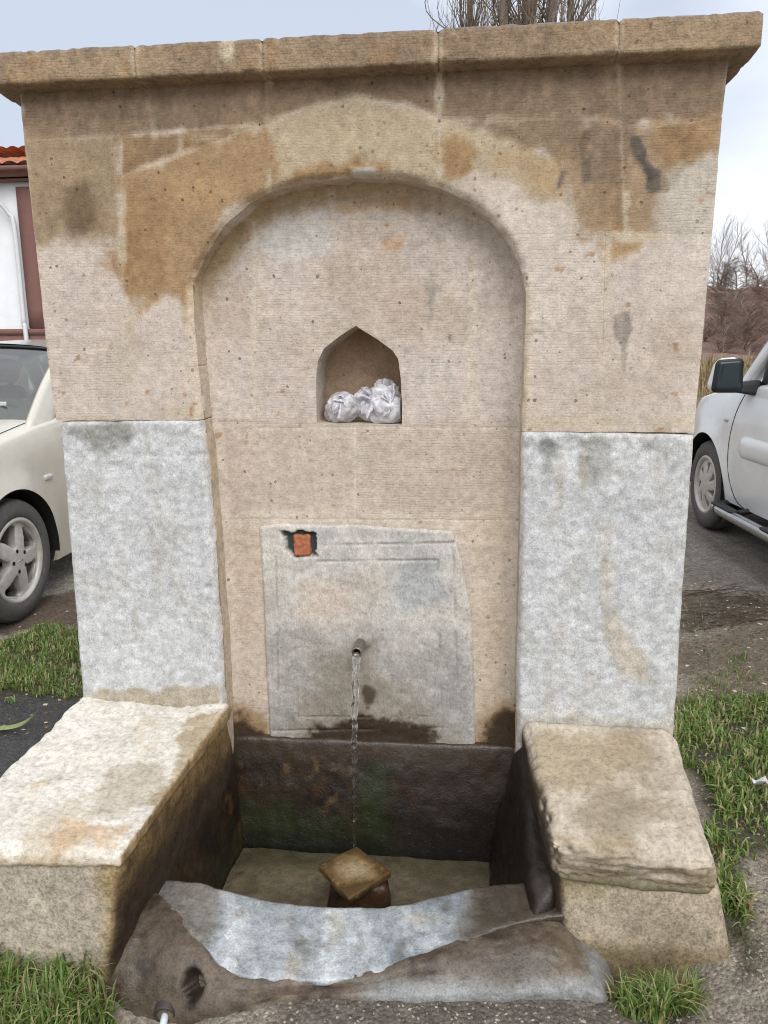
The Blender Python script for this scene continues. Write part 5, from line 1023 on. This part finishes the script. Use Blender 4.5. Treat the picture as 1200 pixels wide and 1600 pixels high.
for s in (1, -1):
    for ax in (0, -2.73): wheel(van, 'van', .32, .205, .195, (ax, s*.80, .32), s < 0)
    flp = (lambda F: F) if s > 0 else (lambda F: F[:, ::-1])
    V, F = hexa([(-.62, .93, 1.0), (-.47, .95, 1.02), (-.47, 1.13, 1.02), (-.62, 1.15, 1.0), (-.62, .95, 1.235), (-.50, .97, 1.225), (-.50, 1.09, 1.21), (-.62, 1.11, 1.225)], .065, .010); V[:, 1] *= s; mi = link('mirror', mesh('mirror', V, flp(F)), M_WHITE, van)
    V, F = hexa([(-.642, .945, 1.01), (-.615, .945, 1.01), (-.615, 1.14, 1.01), (-.642, 1.14, 1.01), (-.642, .952, 1.225), (-.615, .952, 1.225), (-.615, 1.122, 1.215), (-.642, 1.122, 1.215)], .035, .01); 
    V[:, 0] = np.clip(V[:, 0], -.64, -.6); V[:, 1] *= s; link('mirror_surround', mesh('mirror_surround', V, flp(F)), M_PLBLK, mi)
    V, F = hexa([(-.648, .962, 1.03), (-.638, .962, 1.03), (-.638, 1.122, 1.03), (-.648, 1.122, 1.03), (-.648, .968, 1.208), (-.638, .968, 1.208), (-.638, 1.107, 1.20), (-.648, 1.107, 1.20)], .004, .02); V[:, 1] *= s; link('mirror_glass', mesh('mirror_glass', V, flp(F)), M_MIRR, mi)
    V, F = hexa([(-.64, .84, .99), (-.50, .84, .99), (-.50, .97, 1.01), (-.64, .97, 1.01), (-.62, .82, 1.09), (-.52, .82, 1.09), (-.52, .97, 1.07), (-.62, .97, 1.07)], .02, .015); V[:, 1] *= s; link('mirror_arm', mesh('mirror_arm', V, flp(F)), M_PLBLK, mi)
    zz = np.linspace(.60, .74, 8); xx = np.linspace(-.55, -1.46, 24); sec = []
    for x in xx:
        e = min(1, (abs(x+.55)+.004)/.06, (abs(x+1.46)+.004)/.05); yy = side(x, zz)+.020*e*np.sin(np.linspace(0, math.pi, 8))**.5; sec.append(np.concatenate([np.column_stack([np.full(8, x), s*yy, .67+(zz-.67)*(.6+.4*e)]), np.column_stack([np.full(8, x), s*(side(x, zz[::-1])-.01), .67+(zz[::-1]-.67)*(.6+.4*e)])]))
    V, F = sweep(np.array(sec)); link('door_moulding', mesh('door_moulding', V, F if s < 0 else [f[:, ::-1] for f in F]), M_WHITE, van)
    P = crspl(np.array([(-.36, .80, .25), (-.42, .93, .25), (-.52, .985, .25), (-1.2, .985, .25), (-2.1, .985, .25), (-2.25, .93, .25), (-2.3, .80, .25)]), 50)*np.array([1, s, 1]); V, F = tube(P, .034, 12); st = link('side_step', mesh('side_step', V, F), M_CHRM, van)
    for x in (-.62, -1.35, -2.0): block('step_tread', st, box8(x-.16, x+.16, s*.985-.03, s*.985+.03, .272, .292), M_PLBLK, .008, .03)
    P = crspl(np.array([(-.36, .80, .25), (-.42, .93, .25), (-.49, .975, .25), (-.53, .984, .25)]), 16)*np.array([1, s, 1]); V, F = tube(P, .037, 12); link('step_end', mesh('step_end', V, F), M_PLBLK, st)
    for x in (-.7, -1.9): V, F = tube([(x, s*.75, .30), (x, s*.96, .25)], .02, 8); link('step_bracket', mesh('step_bracket', V, F), M_PLBLK, st)
    V, F = hexa(box8(-.33, -.27, -.01, .012, .80, .825), .012, .006); V[:, 1] += s*float(side(-.3, .81)); link('side_repeater', mesh('side_repeater', V, F), M_LENS, van)
    V, F = hexa([(.45, .60, .66), (.84, .50, .62), (.72, .78, .62), (.38, .84, .68), (.40, .58, .88), (.70, .5, .80), (.60, .72, .80), (.30, .80, .90)], .04, .02); V[:, 1] *= s; link('headlight', mesh('headlight', V, flp(F)), M_LENS, van)
    block('door_handle', van, box8(-1.42, -1.22, s*.885-.02, s*.885+.02, .93, .97), M_WHITE, .015, .015)
    block('tail_lamp', van, box8(-3.47, -3.36, s*.80-.06, s*.80+.06, .75, 1.15), simple('red_lens', (150, 20, 18), .2), .03, .03)
block('bumper', van, [(.72, -.8, .26), (.95, -.62, .28), (.95, .62, .28), (.72, .8, .26), (.70, -.78, .5), (.94, -.6, .5), (.94, .6, .5), (.70, .78, .5)], M_WHITE, .05, .05)

# ------------------------------------------------------------------ building with tiled roof
BY = 8.0; xr = -5.40
bl = empty('house', 'white rendered house with brown trim and orange tiled roof', 'house', (xr, BY, 0))
M_RENDER = simple('white_render', (246, 248, 251), .9, noise=.05, nsc=4, bump=.004); M_TRIM = simple('brown_trim', (128, 92, 84), .85, noise=.1, nsc=9); M_TILE = attr_mat('clay_tile', .85, 0, .2, 20.); M_PVC = simple('white_pvc', (222, 224, 226), .5, noise=.06)
block('wall', bl, box8(-9, 0, 0, 7, 1.2, 3.62), M_RENDER, .01, .5)
block('plinth', bl, box8(-9.03, .03, -.03, 7.03, -.3, 1.66), M_TRIM, .01, .5)
block('plinth_cap', bl, box8(-9.05, .05, -.05, 7.05, 1.663, 1.74), M_TRIM, .008, .5)
block('corner_pilaster', bl, box8(-.20, .02, -.045, .30, 1.742, 3.55), M_TRIM, .01, .3)
block('corner_pilaster', bl, box8(-9.02, -8.68, -.045, .30, 1.742, 3.55), M_TRIM, .01, .3)
block('eave_board', bl, box8(-9.25, .25, -.17, -.10, 3.65, 3.74), M_TRIM, .01, .5)
block('soffit', bl, box8(-9.25, .25, -.098, .1, 3.61, 3.64), M_TRIM, .005, .5)
# barrel tiles: corrugation plus stepped courses, one surface
nx_, nc = 47*10, 14; xx = np.linspace(-9.4, .4, nx_); rows_ = []
for c in range(nc):
    for f, dz in ((0, .035), (.98, 0.)):
        y = -.28+(c+f)*.30; z = 3.74+(y+.28)*.25+dz; rows_.append(np.column_stack([xx, np.full(nx_, y), z+.035*np.abs(np.sin((xx)*math.pi/.21))]))
Gr = np.array(rows_); m_ = nx_; i, j = [q.ravel() for q in np.meshgrid(np.arange(len(rows_)-1), np.arange(nx_-1), indexing='ij')]
V = Gr.reshape(-1, 3); col = np.tile(np.array([190., 130, 102]), (len(V), 1)); idq = np.column_stack([np.floor(V[:, 0]/.21), np.floor((V[:, 1]+.45)/.3), np.zeros(len(V))]); rnd = _h(idq[:, 0].astype(int)+99, idq[:, 1].astype(int)+7, np.zeros(len(V), int), 3)
col = mixc(col, (160, 84, 54), rnd*.7); col = mixc(col, (212, 140, 100), ss(.6, 1, rnd))
o = link('roof_tiles', mesh('roof_tiles', V, np.column_stack([i*m_+j, i*m_+j+1, (i+1)*m_+j+1, (i+1)*m_+j]), lin(col)*KALB), M_TILE, bl); o['kind'] = 'stuff'
V2 = V.copy(); V2[:, 1] = 7-V2[:, 1]; o = link('roof_tiles', mesh('roof_tiles', V2, np.column_stack([i*m_+j, (i+1)*m_+j, (i+1)*m_+j+1, i*m_+j+1]), lin(col)*KALB), M_TILE, bl); o['kind'] = 'stuff'
block('gable', bl, [(-.12, 0, 3.55), (0, 0, 3.55), (0, 7, 3.55), (-.12, 7, 3.55), (-.12, 3.2, 4.55), (0, 3.2, 4.55), (0, 3.8, 4.55), (-.12, 3.8, 4.55)], M_RENDER, .01, .4)
V, F = tube([(-9.3, -.26, 3.73), (.3, -.26, 3.73)], .03, 10); gt = link('gutter', mesh('gutter', V, F), M_TRIM, bl)
block('gutter_outlet', gt, box8(-.62, -.40, -.36, -.21, 3.70, 3.77), M_PVC, .01, .04)
P = np.array([(-.50, -.28, 3.72), (-.50, -.27, 3.58), (-.45, -.22, 3.45), (-.30, -.10, 3.22), (-.24, -.085, 3.0), (-.24, -.085, 1.76)]); V, F = tube(crspl(P, 40), .03, 10); link('downpipe', mesh('downpipe', V, F), M_PVC, bl)
P = np.array([(-.24, -.085, 1.80), (-.22, -.10, 1.6), (-.22, -.10, .1)]); V, F = tube(crspl(P, 14), .03, 10); link('downpipe', mesh('downpipe', V, F), M_PVC, bl)

# ------------------------------------------------------------------ bare trees
def branch_tree(seed, h, r0, depth, spread, up, nb, first=.25, ns=3):
    R_ = random.Random(seed); trunk = []; twigs = []
    def grow(p, d, ln, rad, lev):
        n = 7; P = [np.array(p, float)]; D = np.array(d, float)
        for k in range(n):
            D = D+np.array([R_.uniform(-1, 1), R_.uniform(-1, 1), R_.uniform(-.4, 1)*up])*.16; D /= np.linalg.norm(D); P.append(P[-1]+D*ln/n)
        P = np.array(P); rr = np.linspace(rad, rad*(.35 if lev < depth else .2), n+1)
        (trunk if lev == 0 else twigs).append(tube(P, rr, 10 if lev == 0 else (5 if lev == 1 else ns), False))
        if lev >= depth: return
        for k in range(nb[lev]):
            f = first+(1-first)*(k+R_.random())/nb[lev] if lev == 0 else .15+.85*(k+R_.random())/nb[lev]; q = f*n; i_ = min(int(q), n-1); pt = P[i_]+(P[i_+1]-P[i_])*(q-i_); a = R_.uniform(0, 2*math.pi); t_ = P[i_+1]-P[i_]; t_ = t_/np.linalg.norm(t_)
            v = np.array([math.cos(a), math.sin(a), 0]); v = v-t_*(v@t_); v /= np.linalg.norm(v)+1e-9; d2 = t_*math.cos(spread)+v*math.sin(spread); grow(pt, d2, ln*R_.uniform(.35, .6)*(1.15-.55*f), rr[i_]*.55, lev+1)
    grow((0, 0, 0), (0, 0, 1), h, r0, 0); return merge(trunk), merge(twigs)
def bare_tree(name, loc, label, group, data, rz=0, s=1.):
    t = empty(name, label, 'tree', loc, rz, group); t.scale = (s, s, s); link('trunk', data[0], None, t); link('crown', data[1], None, t); return t
def tree_meshes(tag_, seed, twc, bark, **k):
    (tv, tf), (cv, cf) = branch_tree(seed, **k); me = mesh('trunk', tv, tf); me.materials.append(bark); c = np.tile(lin(twc)*KALB, (len(cv), 1))*(.8+.4*rng.random((len(cv), 1))); mc = mesh('crown', cv, cf, c); mc.materials.append(M_TWIG); return me, mc
# poplar: several upright stems and a sheaf of rising shoots
R_ = random.Random(4); pt = empty('poplar_tree', 'tall bare poplar with pale upright stems behind the fountain', 'tree', (.88, 12.5, .2), 0)
stems = []; shoots = []
stem_xy = [(.0, 0, .13, 15), (.36, .15, .20, 16), (.62, -.1, .14, 15), (-.55, .2, .11, 12), (.95, .1, .10, 12)]
for (x, y, r, h) in stem_xy:
    lean = np.array([x*.06, y*.05, 1]); P = np.array([np.array([x*.75, y*.75, 0])+lean*h*f+np.array([.05*math.sin(f*9+x*5), .05*math.cos(f*7), 0]) for f in np.linspace(0, 1, 16)])
    V, F = tube(P, np.linspace(r, .02, 16), 12, False); V = V+.012*np.column_stack([fbm(V*np.array([1, 1, .3]), 9, 3, 5), fbm(V*np.array([1, 1, .3]), 9, 3, 6), 0*V[:, 0]]); link('trunk', mesh('trunk', V, F), M_BARK, pt)
    for k in range(230):
        f = R_.uniform(.12, .95); b = P[int(f*15)]; a = R_.uniform(0, 6.283); out = R_.uniform(.25, 1.45)*(1.1-.7*f); ln = R_.uniform(1.2, 3.2)*(1.1-.5*f); Q = [b]
        wob = R_.uniform(0, 6)
        for s_ in np.linspace(.12, 1, 9): Q.append(b+np.array([math.cos(a)*out*math.sin(min(1.57, s_*2.2))+.05*math.sin(s_*9+wob), math.sin(a)*out*math.sin(min(1.57, s_*2.2)), ln*s_**1.25]))
        r_ = R_.uniform(.007, .022); shoots.append(tube(np.array(Q), np.linspace(r_, .003, 10), 3, False))
        for m_ in range(4):
            k2 = R_.randint(3, 8); a2 = R_.uniform(0, 6.283); d2 = np.array([math.cos(a2)*.16, math.sin(a2)*.16, R_.uniform(.3, .7)]); Q2 = [Q[k2]+d2*s_+np.array([.04*math.sin(s_*7+wob), 0, 0]) for s_ in np.linspace(0, 1, 5)]; shoots.append(tube(np.array(Q2), np.linspace(.006, .002, 5), 3, False))
V, F = merge(shoots); link('crown', mesh('crown', V, F, np.tile(lin((136, 120, 104))*KALB, (len(V), 1))*(.75+.5*rng.random((len(V), 1)))), M_TWIG, pt)

# hillside on the right with shrubs, dry grass and a line of bare trees
hx, hy = np.meshgrid(np.linspace(-4, 70, 150), np.linspace(13, 90, 120), indexing='ij'); HP = np.column_stack([hx.ravel(), hy.ravel()])
def hz(x, y):
    q = np.column_stack([x, y, 0*x]); crest = 2.5*ss(22, 38, y)*ss(-2, 10, x)+.5*ss(14, 19, y)*ss(0, 4, x)+.7*ss(12, 18, x-y*.12)*ss(22, 36, y)
    return .35+.03*np.clip(y-13, 0, 40)+crest+.35*fbm(q, .25, 4, 801)*ss(14, 22, y)+.18*fbm(q, .9, 3, 802)*ss(14, 18, y)
HV = np.column_stack([HP, hz(HP[:, 0], HP[:, 1])]); HV[:, 2] = np.where(HP[:, 1] < 13.4, -.6, HV[:, 2]); i, j = [q.ravel() for q in np.meshgrid(np.arange(149), np.arange(119), indexing='ij')]; HF = np.column_stack([i*120+j, (i+1)*120+j, (i+1)*120+j+1, i*120+j+1])
q3 = np.column_stack([HP, 0*HP[:, 0]]); n = fbm(q3, .6, 4, 811); C = np.tile(np.array([132., 104, 94]), (len(HP), 1)); C = mixc(C, (104, 84, 74), ss(-.1, .7, n)); C = mixc(C, (156, 126, 112), ss(.1, .8, -n)); C = mixc(C, (156, 136, 98), ss(19, 15, HP[:, 1]+2*n)*.9)
tag(link('hillside', mesh('hillside', HV, HF, lin(C)*KALB, np.zeros(len(HV))), M_GROUND), 'reddish brown earth bank rising behind the road', 'hill', kind='structure')
M_PALEBARK = simple('pale_bark', (176, 166, 160), .95, noise=.3, nsc=12)
TM = [tree_meshes('a', s, (182, 174, 170), M_PALEBARK, h=3.4, r0=.04, depth=3, spread=.55, up=1.1, nb=(16, 9, 6), first=.12) for s in (3, 8, 15)]
k = 0
for (x, y) in ((12.2, 38), (12.9, 39.5), (14.3, 39.6), (15.8, 40), (17.3, 39.8), (13.6, 41), (15.0, 38.5), (16.6, 41.5), (18.0, 39), (19.8, 41), (21.5, 39), (10.9, 41)):
    bare_tree('bare_tree', (x, y, float(hz(np.array([x]), np.array([y]))[0])-.1), 'leafless grey tree in the row along the top of the earth bank', 'bare trees along the bank', TM[k % 3], k*1.3, .62+.1*((k*7) % 4)); k += 1
SM = [tree_meshes('s', s, c, M_BARK, h=1.5, r0=.03, depth=3, spread=.85, up=.25, nb=(30, 11, 8), first=.02) for s, c in ((21, (148, 122, 112)), (33, (132, 114, 100)))]
k = 0
for (x, y, s, lb) in ((8.6, 22, 1.5, 'dark twiggy shrub'), (7.6, 21, 1.1, 'dark twiggy shrub'), (9.6, 21.5, 1.5, 'dark twiggy shrub'), (10.6, 23, 1.5, 'dark twiggy shrub'), (8.2, 25, 1.5, 'dark twiggy shrub'), (9.3, 27, 1.6, 'dark twiggy shrub'), (7.4, 17.2, .8, 'dark twiggy shrub'), (8.0, 16.4, .9, 'dark twiggy shrub'), (11.6, 25, 1.6, 'dark twiggy shrub'), (10.4, 30, 1.6, 'dark twiggy shrub'), (9.9, 25.5, 1.9, 'x'), (9.0, 23.6, 1.7, 'x'), (11.2, 27.5, 1.9, 'x'), (10.2, 28.4, 1.7, 'x'), (12.9, 33, 1.9, 'x'), (11.8, 33.5, 1.8, 'x'), (13.6, 36, 1.8, 'x'), (12.0, 36.3, 1.9, 'x'), (8.8, 31, 1.4, 'dark twiggy shrub'), (12.4, 30, 1.6, 'dark twiggy shrub')):
    t = empty('shrub', 'dark twiggy leafless shrub on the reddish earth bank', 'shrub', (x, y, float(hz(np.array([x]), np.array([y]))[0])-.1), k*1.1, 'leafless shrubs on the bank'); s *= .5; t.scale = (s*1.7, s*1.7, s); link('stem', SM[k % 2][0], None, t); link('twigs', SM[k % 2][1], None, t); k += 1

# ------------------------------------------------------------------ grass, litter, stones
def blades(name, poly, n, hmin, hmax, wdt, cols, label, zf, seed, dense=.0, lean=.6, warp=.10):
    r = np.random.default_rng(seed); lo, hi = poly.min(0), poly.max(0); P = r.uniform(lo, hi, (n*6, 2)); q = np.column_stack([P, 0*P[:, 0]])
    d = sdp(P, poly)[0]+warp*fbm(q, 9, 3, seed); den = fbm(q, 5, 3, seed+4)
    keep = (d < 0) & (r.random(len(P)) < np.clip(.55+.8*den+dense, .06, 1)) & ~((np.abs(P[:, 0]) < .93) & (P[:, 1] > -.4) & (P[:, 1] < .47)); P = P[keep][:n]; den = den[keep][:n]; n = len(P)
    h = r.uniform(hmin, hmax, n)*(.7+.5*np.clip(den+.4, 0, 1)); a = r.uniform(0, 2*np.pi, n); dirn = np.column_stack([np.cos(a), np.sin(a), 0*a]); sd = np.column_stack([-np.sin(a), np.cos(a), 0*a])*(wdt*r.uniform(.6, 1.3, n))[:, None]
    ln = (r.uniform(.15, 1, n)*lean)[:, None]; b = np.column_stack([P, zf(P[:, 0], P[:, 1])-.004]); hv = h[:, None]; up3 = np.array([0, 0, 1.])
    p1 = b+up3*hv*.5+dirn*hv*ln*.18; p2 = b+up3*hv*(.92-.3*ln*ln)+dirn*hv*ln*.55; p3_ = b+up3*hv*(1.05-.55*ln*ln)+dirn*hv*ln
    V = np.stack([b-sd, b+sd, p1-sd*.9, p1+sd*.9, p2-sd*.55, p2+sd*.55, p3_], 1).reshape(-1, 3); o = np.arange(n)[:, None]*7
    Fq = np.concatenate([o+np.array([[0, 1, 3, 2]]), o+np.array([[2, 3, 5, 4]])]); Ft = o+np.array([[4, 5, 6]])
    c = np.array(cols, float); w = r.random(n)**1.4*(len(c)-1); i0 = w.astype(int).clip(0, len(c)-2); cc = c[i0]+(c[i0+1]-c[i0])*(w-i0)[:, None]; cc = lin(cc)*KALB; CV = np.repeat(cc, 7, 0)
    return tag(link(name, mesh(name, V, [Fq, Ft], CV), M_BLADE), label, 'grass', kind='stuff')
GC = [(96, 122, 52), (118, 148, 66), (136, 164, 86), (166, 180, 118), (206, 194, 144), (160, 136, 98)]
gzz = lambda x, y: gz(np.asarray(x), np.asarray(y))
blades('grass', gl(GRASSF, 0), 3400, .05, .15, .0028, GC, 'long green grass against the base of the white slab bench', gzz, 901, .3, .9, .03)
blades('grass', gl(GRASSL, .04), 6500, .012, .05, .003, GC, 'short green grass between the fountain and the parked car', gzz, 902, .0, 1.0)
blades('grass', gl(GRASSR, .07), 5600, .012, .06, .0034, GC, 'green grass beside the worn beige bench', gzz, 903, -.1, 1.1)
blades('grass', gl(GRASST, .02), 1100, .03, .095, .0026, GC, 'tuft of grass at the front foot of the beige bench', gzz, 904, .1, 1.0, .03)
blades('grass', gl([(1055, 930), (1090, 935), (1110, 980), (1150, 1060), (1200, 1075), (1200, 1100), (1060, 1100)], .09), 700, .015, .04, .0025, GC, 'sparse weeds at the road edge', gzz, 905, -.35, .9)
blades('dry_grass', np.array([(5.0, 12.6), (9.5, 12.6), (11, 15.5), (8.2, 17.5), (5.2, 17.5)]), 5200, .15, .45, .010, [(146, 126, 88), (172, 152, 108), (196, 178, 134)], 'dry yellow grass at the foot of the earth bank', lambda x, y: np.maximum(gz(x, y), hz(x, y)), 906, .4, .8, .3)
# gravel and crumbs on the dirt
def crumbs(name, poly, n, s0, s1, cols, label, cat, seed, flat=.6):
    r = np.random.default_rng(seed); P = r.uniform(poly.min(0), poly.max(0), (n*5, 2)); P = P[(sdp(P, poly)[0] < 0)]; P = P[~((np.abs(P[:, 0]) < .97) & (P[:, 1] > -.66) & (P[:, 1] < .47))][:n]; n = len(P)
    base = np.array([(1, 0, 0), (-1, 0, 0), (0, 1, 0), (0, -1, 0), (0, 0, 1), (0, 0, -1)], float); tri = np.array([(0, 2, 4), (2, 1, 4), (1, 3, 4), (3, 0, 4), (2, 0, 5), (1, 2, 5), (3, 1, 5), (0, 3, 5)])
    s = r.uniform(s0, s1, (n, 1, 1))*r.uniform(.6, 1.3, (n, 6, 1)); a = r.uniform(0, 6.28, n); ca, sa = np.cos(a), np.sin(a); V = base[None]*s*np.array([1, .75, flat]); V = np.stack([V[..., 0]*ca[:, None]-V[..., 1]*sa[:, None], V[..., 0]*sa[:, None]+V[..., 1]*ca[:, None], V[..., 2]], -1)+np.column_stack([P, gz(P[:, 0], P[:, 1])+s0*.3])[:, None]
    F = (np.arange(n)[:, None, None]*6+tri[None]).reshape(-1, 3); c = np.array(cols, float)[r.integers(0, len(cols), n)]; return tag(link(name, mesh(name, V.reshape(-1, 3), F, np.repeat(lin(c)*KALB, 6, 0), None, False), M_TWIG), label, cat, kind='stuff')
GRV = [(128, 118, 106), (104, 96, 88), (150, 140, 126), (92, 82, 74), (176, 166, 150)]
crumbs('gravel', gl([(380, 1560), (1000, 1560), (1200, 1480), (1200, 1700), (380, 1700)], 0), 1500, .0015, .006, GRV, 'fine gravel in front of the basin', 'gravel', 911)
crumbs('gravel', gl([(1060, 930), (1210, 960), (1330, 1500), (1100, 1620), (1060, 1100)], .08), 1300, .002, .008, GRV, 'fine gravel on the dirt beside the beige bench', 'gravel', 912)
crumbs('leaf_litter', gl([(-100, 960), (140, 930), (140, 1110), (-100, 1180)], .05), 420, .004, .014, [(110, 84, 62), (88, 70, 54), (142, 118, 90), (196, 186, 168)], 'brown leaf litter and crumbs near the parked car', 'litter', 913, .15)
crumbs('leaf_litter', gl([(1065, 910), (1200, 950), (1300, 1050), (1300, 1250), (1070, 1120)], .1), 330, .004, .015, [(110, 88, 64), (92, 76, 60), (208, 200, 184), (140, 118, 92)], 'scattered leaf litter on the road edge', 'litter', 914, .15)
r = np.random.default_rng(5); tw = []
pl = gl([(1065, 925), (1200, 960), (1260, 1010), (1200, 1010), (1075, 985)], .1)
while len(tw) < 120:
    p = r.uniform(pl.min(0), pl.max(0))
    if sdp(p[None], pl)[0][0] > 0: continue
    a = r.uniform(-.9, .9)+(.6 if r.random() < .5 else 2.3); L_ = r.uniform(.05, .22); e = p+L_*np.array([math.cos(a), math.sin(a)]); m_ = (p+e)/2+r.normal(0, .012, 2); Z = lambda q: float(gz(np.array([q[0]]), np.array([q[1]]))[0])
    tw.append(tube([(*p, Z(p)+.003), (*m_, Z(m_)+.014), (*e, Z(e)+.004)], [.0022, .002, .001], 4, False))
V, F = merge(tw); tag(link('twig_litter', mesh('twig_litter', V, F, np.tile(lin((96, 78, 62))*KALB, (len(V), 1))), M_TWIG), 'heap of thin dry twigs along the road edge', 'twigs', kind='stuff')
def rock(px, py, z, s, seed, label, col=(150, 140, 126)):
    c = at(px, py, Z=z); V, F = hexa(box8(-s, s, -s*.8, s*.8, -s*.6, s*.6), s*.4, s/5, lambda V, N: s*.22*fbm(V, .9/s, 3, seed)); V = V+np.array([c[0], c[1], float(gz(c[:1], c[1:2])[0])+s*.35]); C = np.tile(lin(col)*KALB, (len(V), 1)); tag(link('rock', mesh('rock', V, F, C, np.zeros(len(V))), M_PLAST), label, 'rock')
rock(1060, 1508, .02, .020, 3, 'small square grey stone at the front foot of the beige bench')
rock(1033, 1527, .02, .014, 5, 'small rounded pebble beside the square grey stone', (132, 120, 106))
# discarded leek-like leaf on the asphalt, white scrap on the grass
lp = [at(-25, 1140, Z=.03), at(20, 1136, Z=.045), at(45, 1126, Z=.05), at(62, 1110, Z=.06)]
rw_ = np.array([[p+np.array([0, -w, 0]) for p in lp] for w in (-.016, 0, .016)]); rw_[1, :, 2] += .010; rw_[:, -1] = rw_[1, -1]
tag(patch('fallen_leaf', None, rw_, attr_mat('pale_leaf', .5, .2), 10, 30, None, lambda V, N: (np.tile(np.array([150., 160, 108]), (len(V), 1)), np.zeros(len(V))), flip=True), 'long pale green strap leaf lying on dark asphalt', 'leaf')
sc_ = at(1192, 1212, Z=.13); u, v = np.meshgrid(np.linspace(-1, 1, 14), np.linspace(-1, 1, 14), indexing='ij'); P = np.column_stack([sc_[0]+.022*u.ravel(), sc_[1]+.03*v.ravel(), 0*u.ravel()]); P[:, 2] = sc_[2]-.02+.018*fbm(P, 22, 3, 4)
i, j = [q.ravel() for q in np.meshgrid(np.arange(13), np.arange(13), indexing='ij')]; tag(link('plastic_scrap', mesh('plastic_scrap', P, np.column_stack([i*14+j, (i+1)*14+j, (i+1)*14+j+1, i*14+j+1])), M_BAG), 'crumpled white plastic scrap lying in the grass', 'litter')
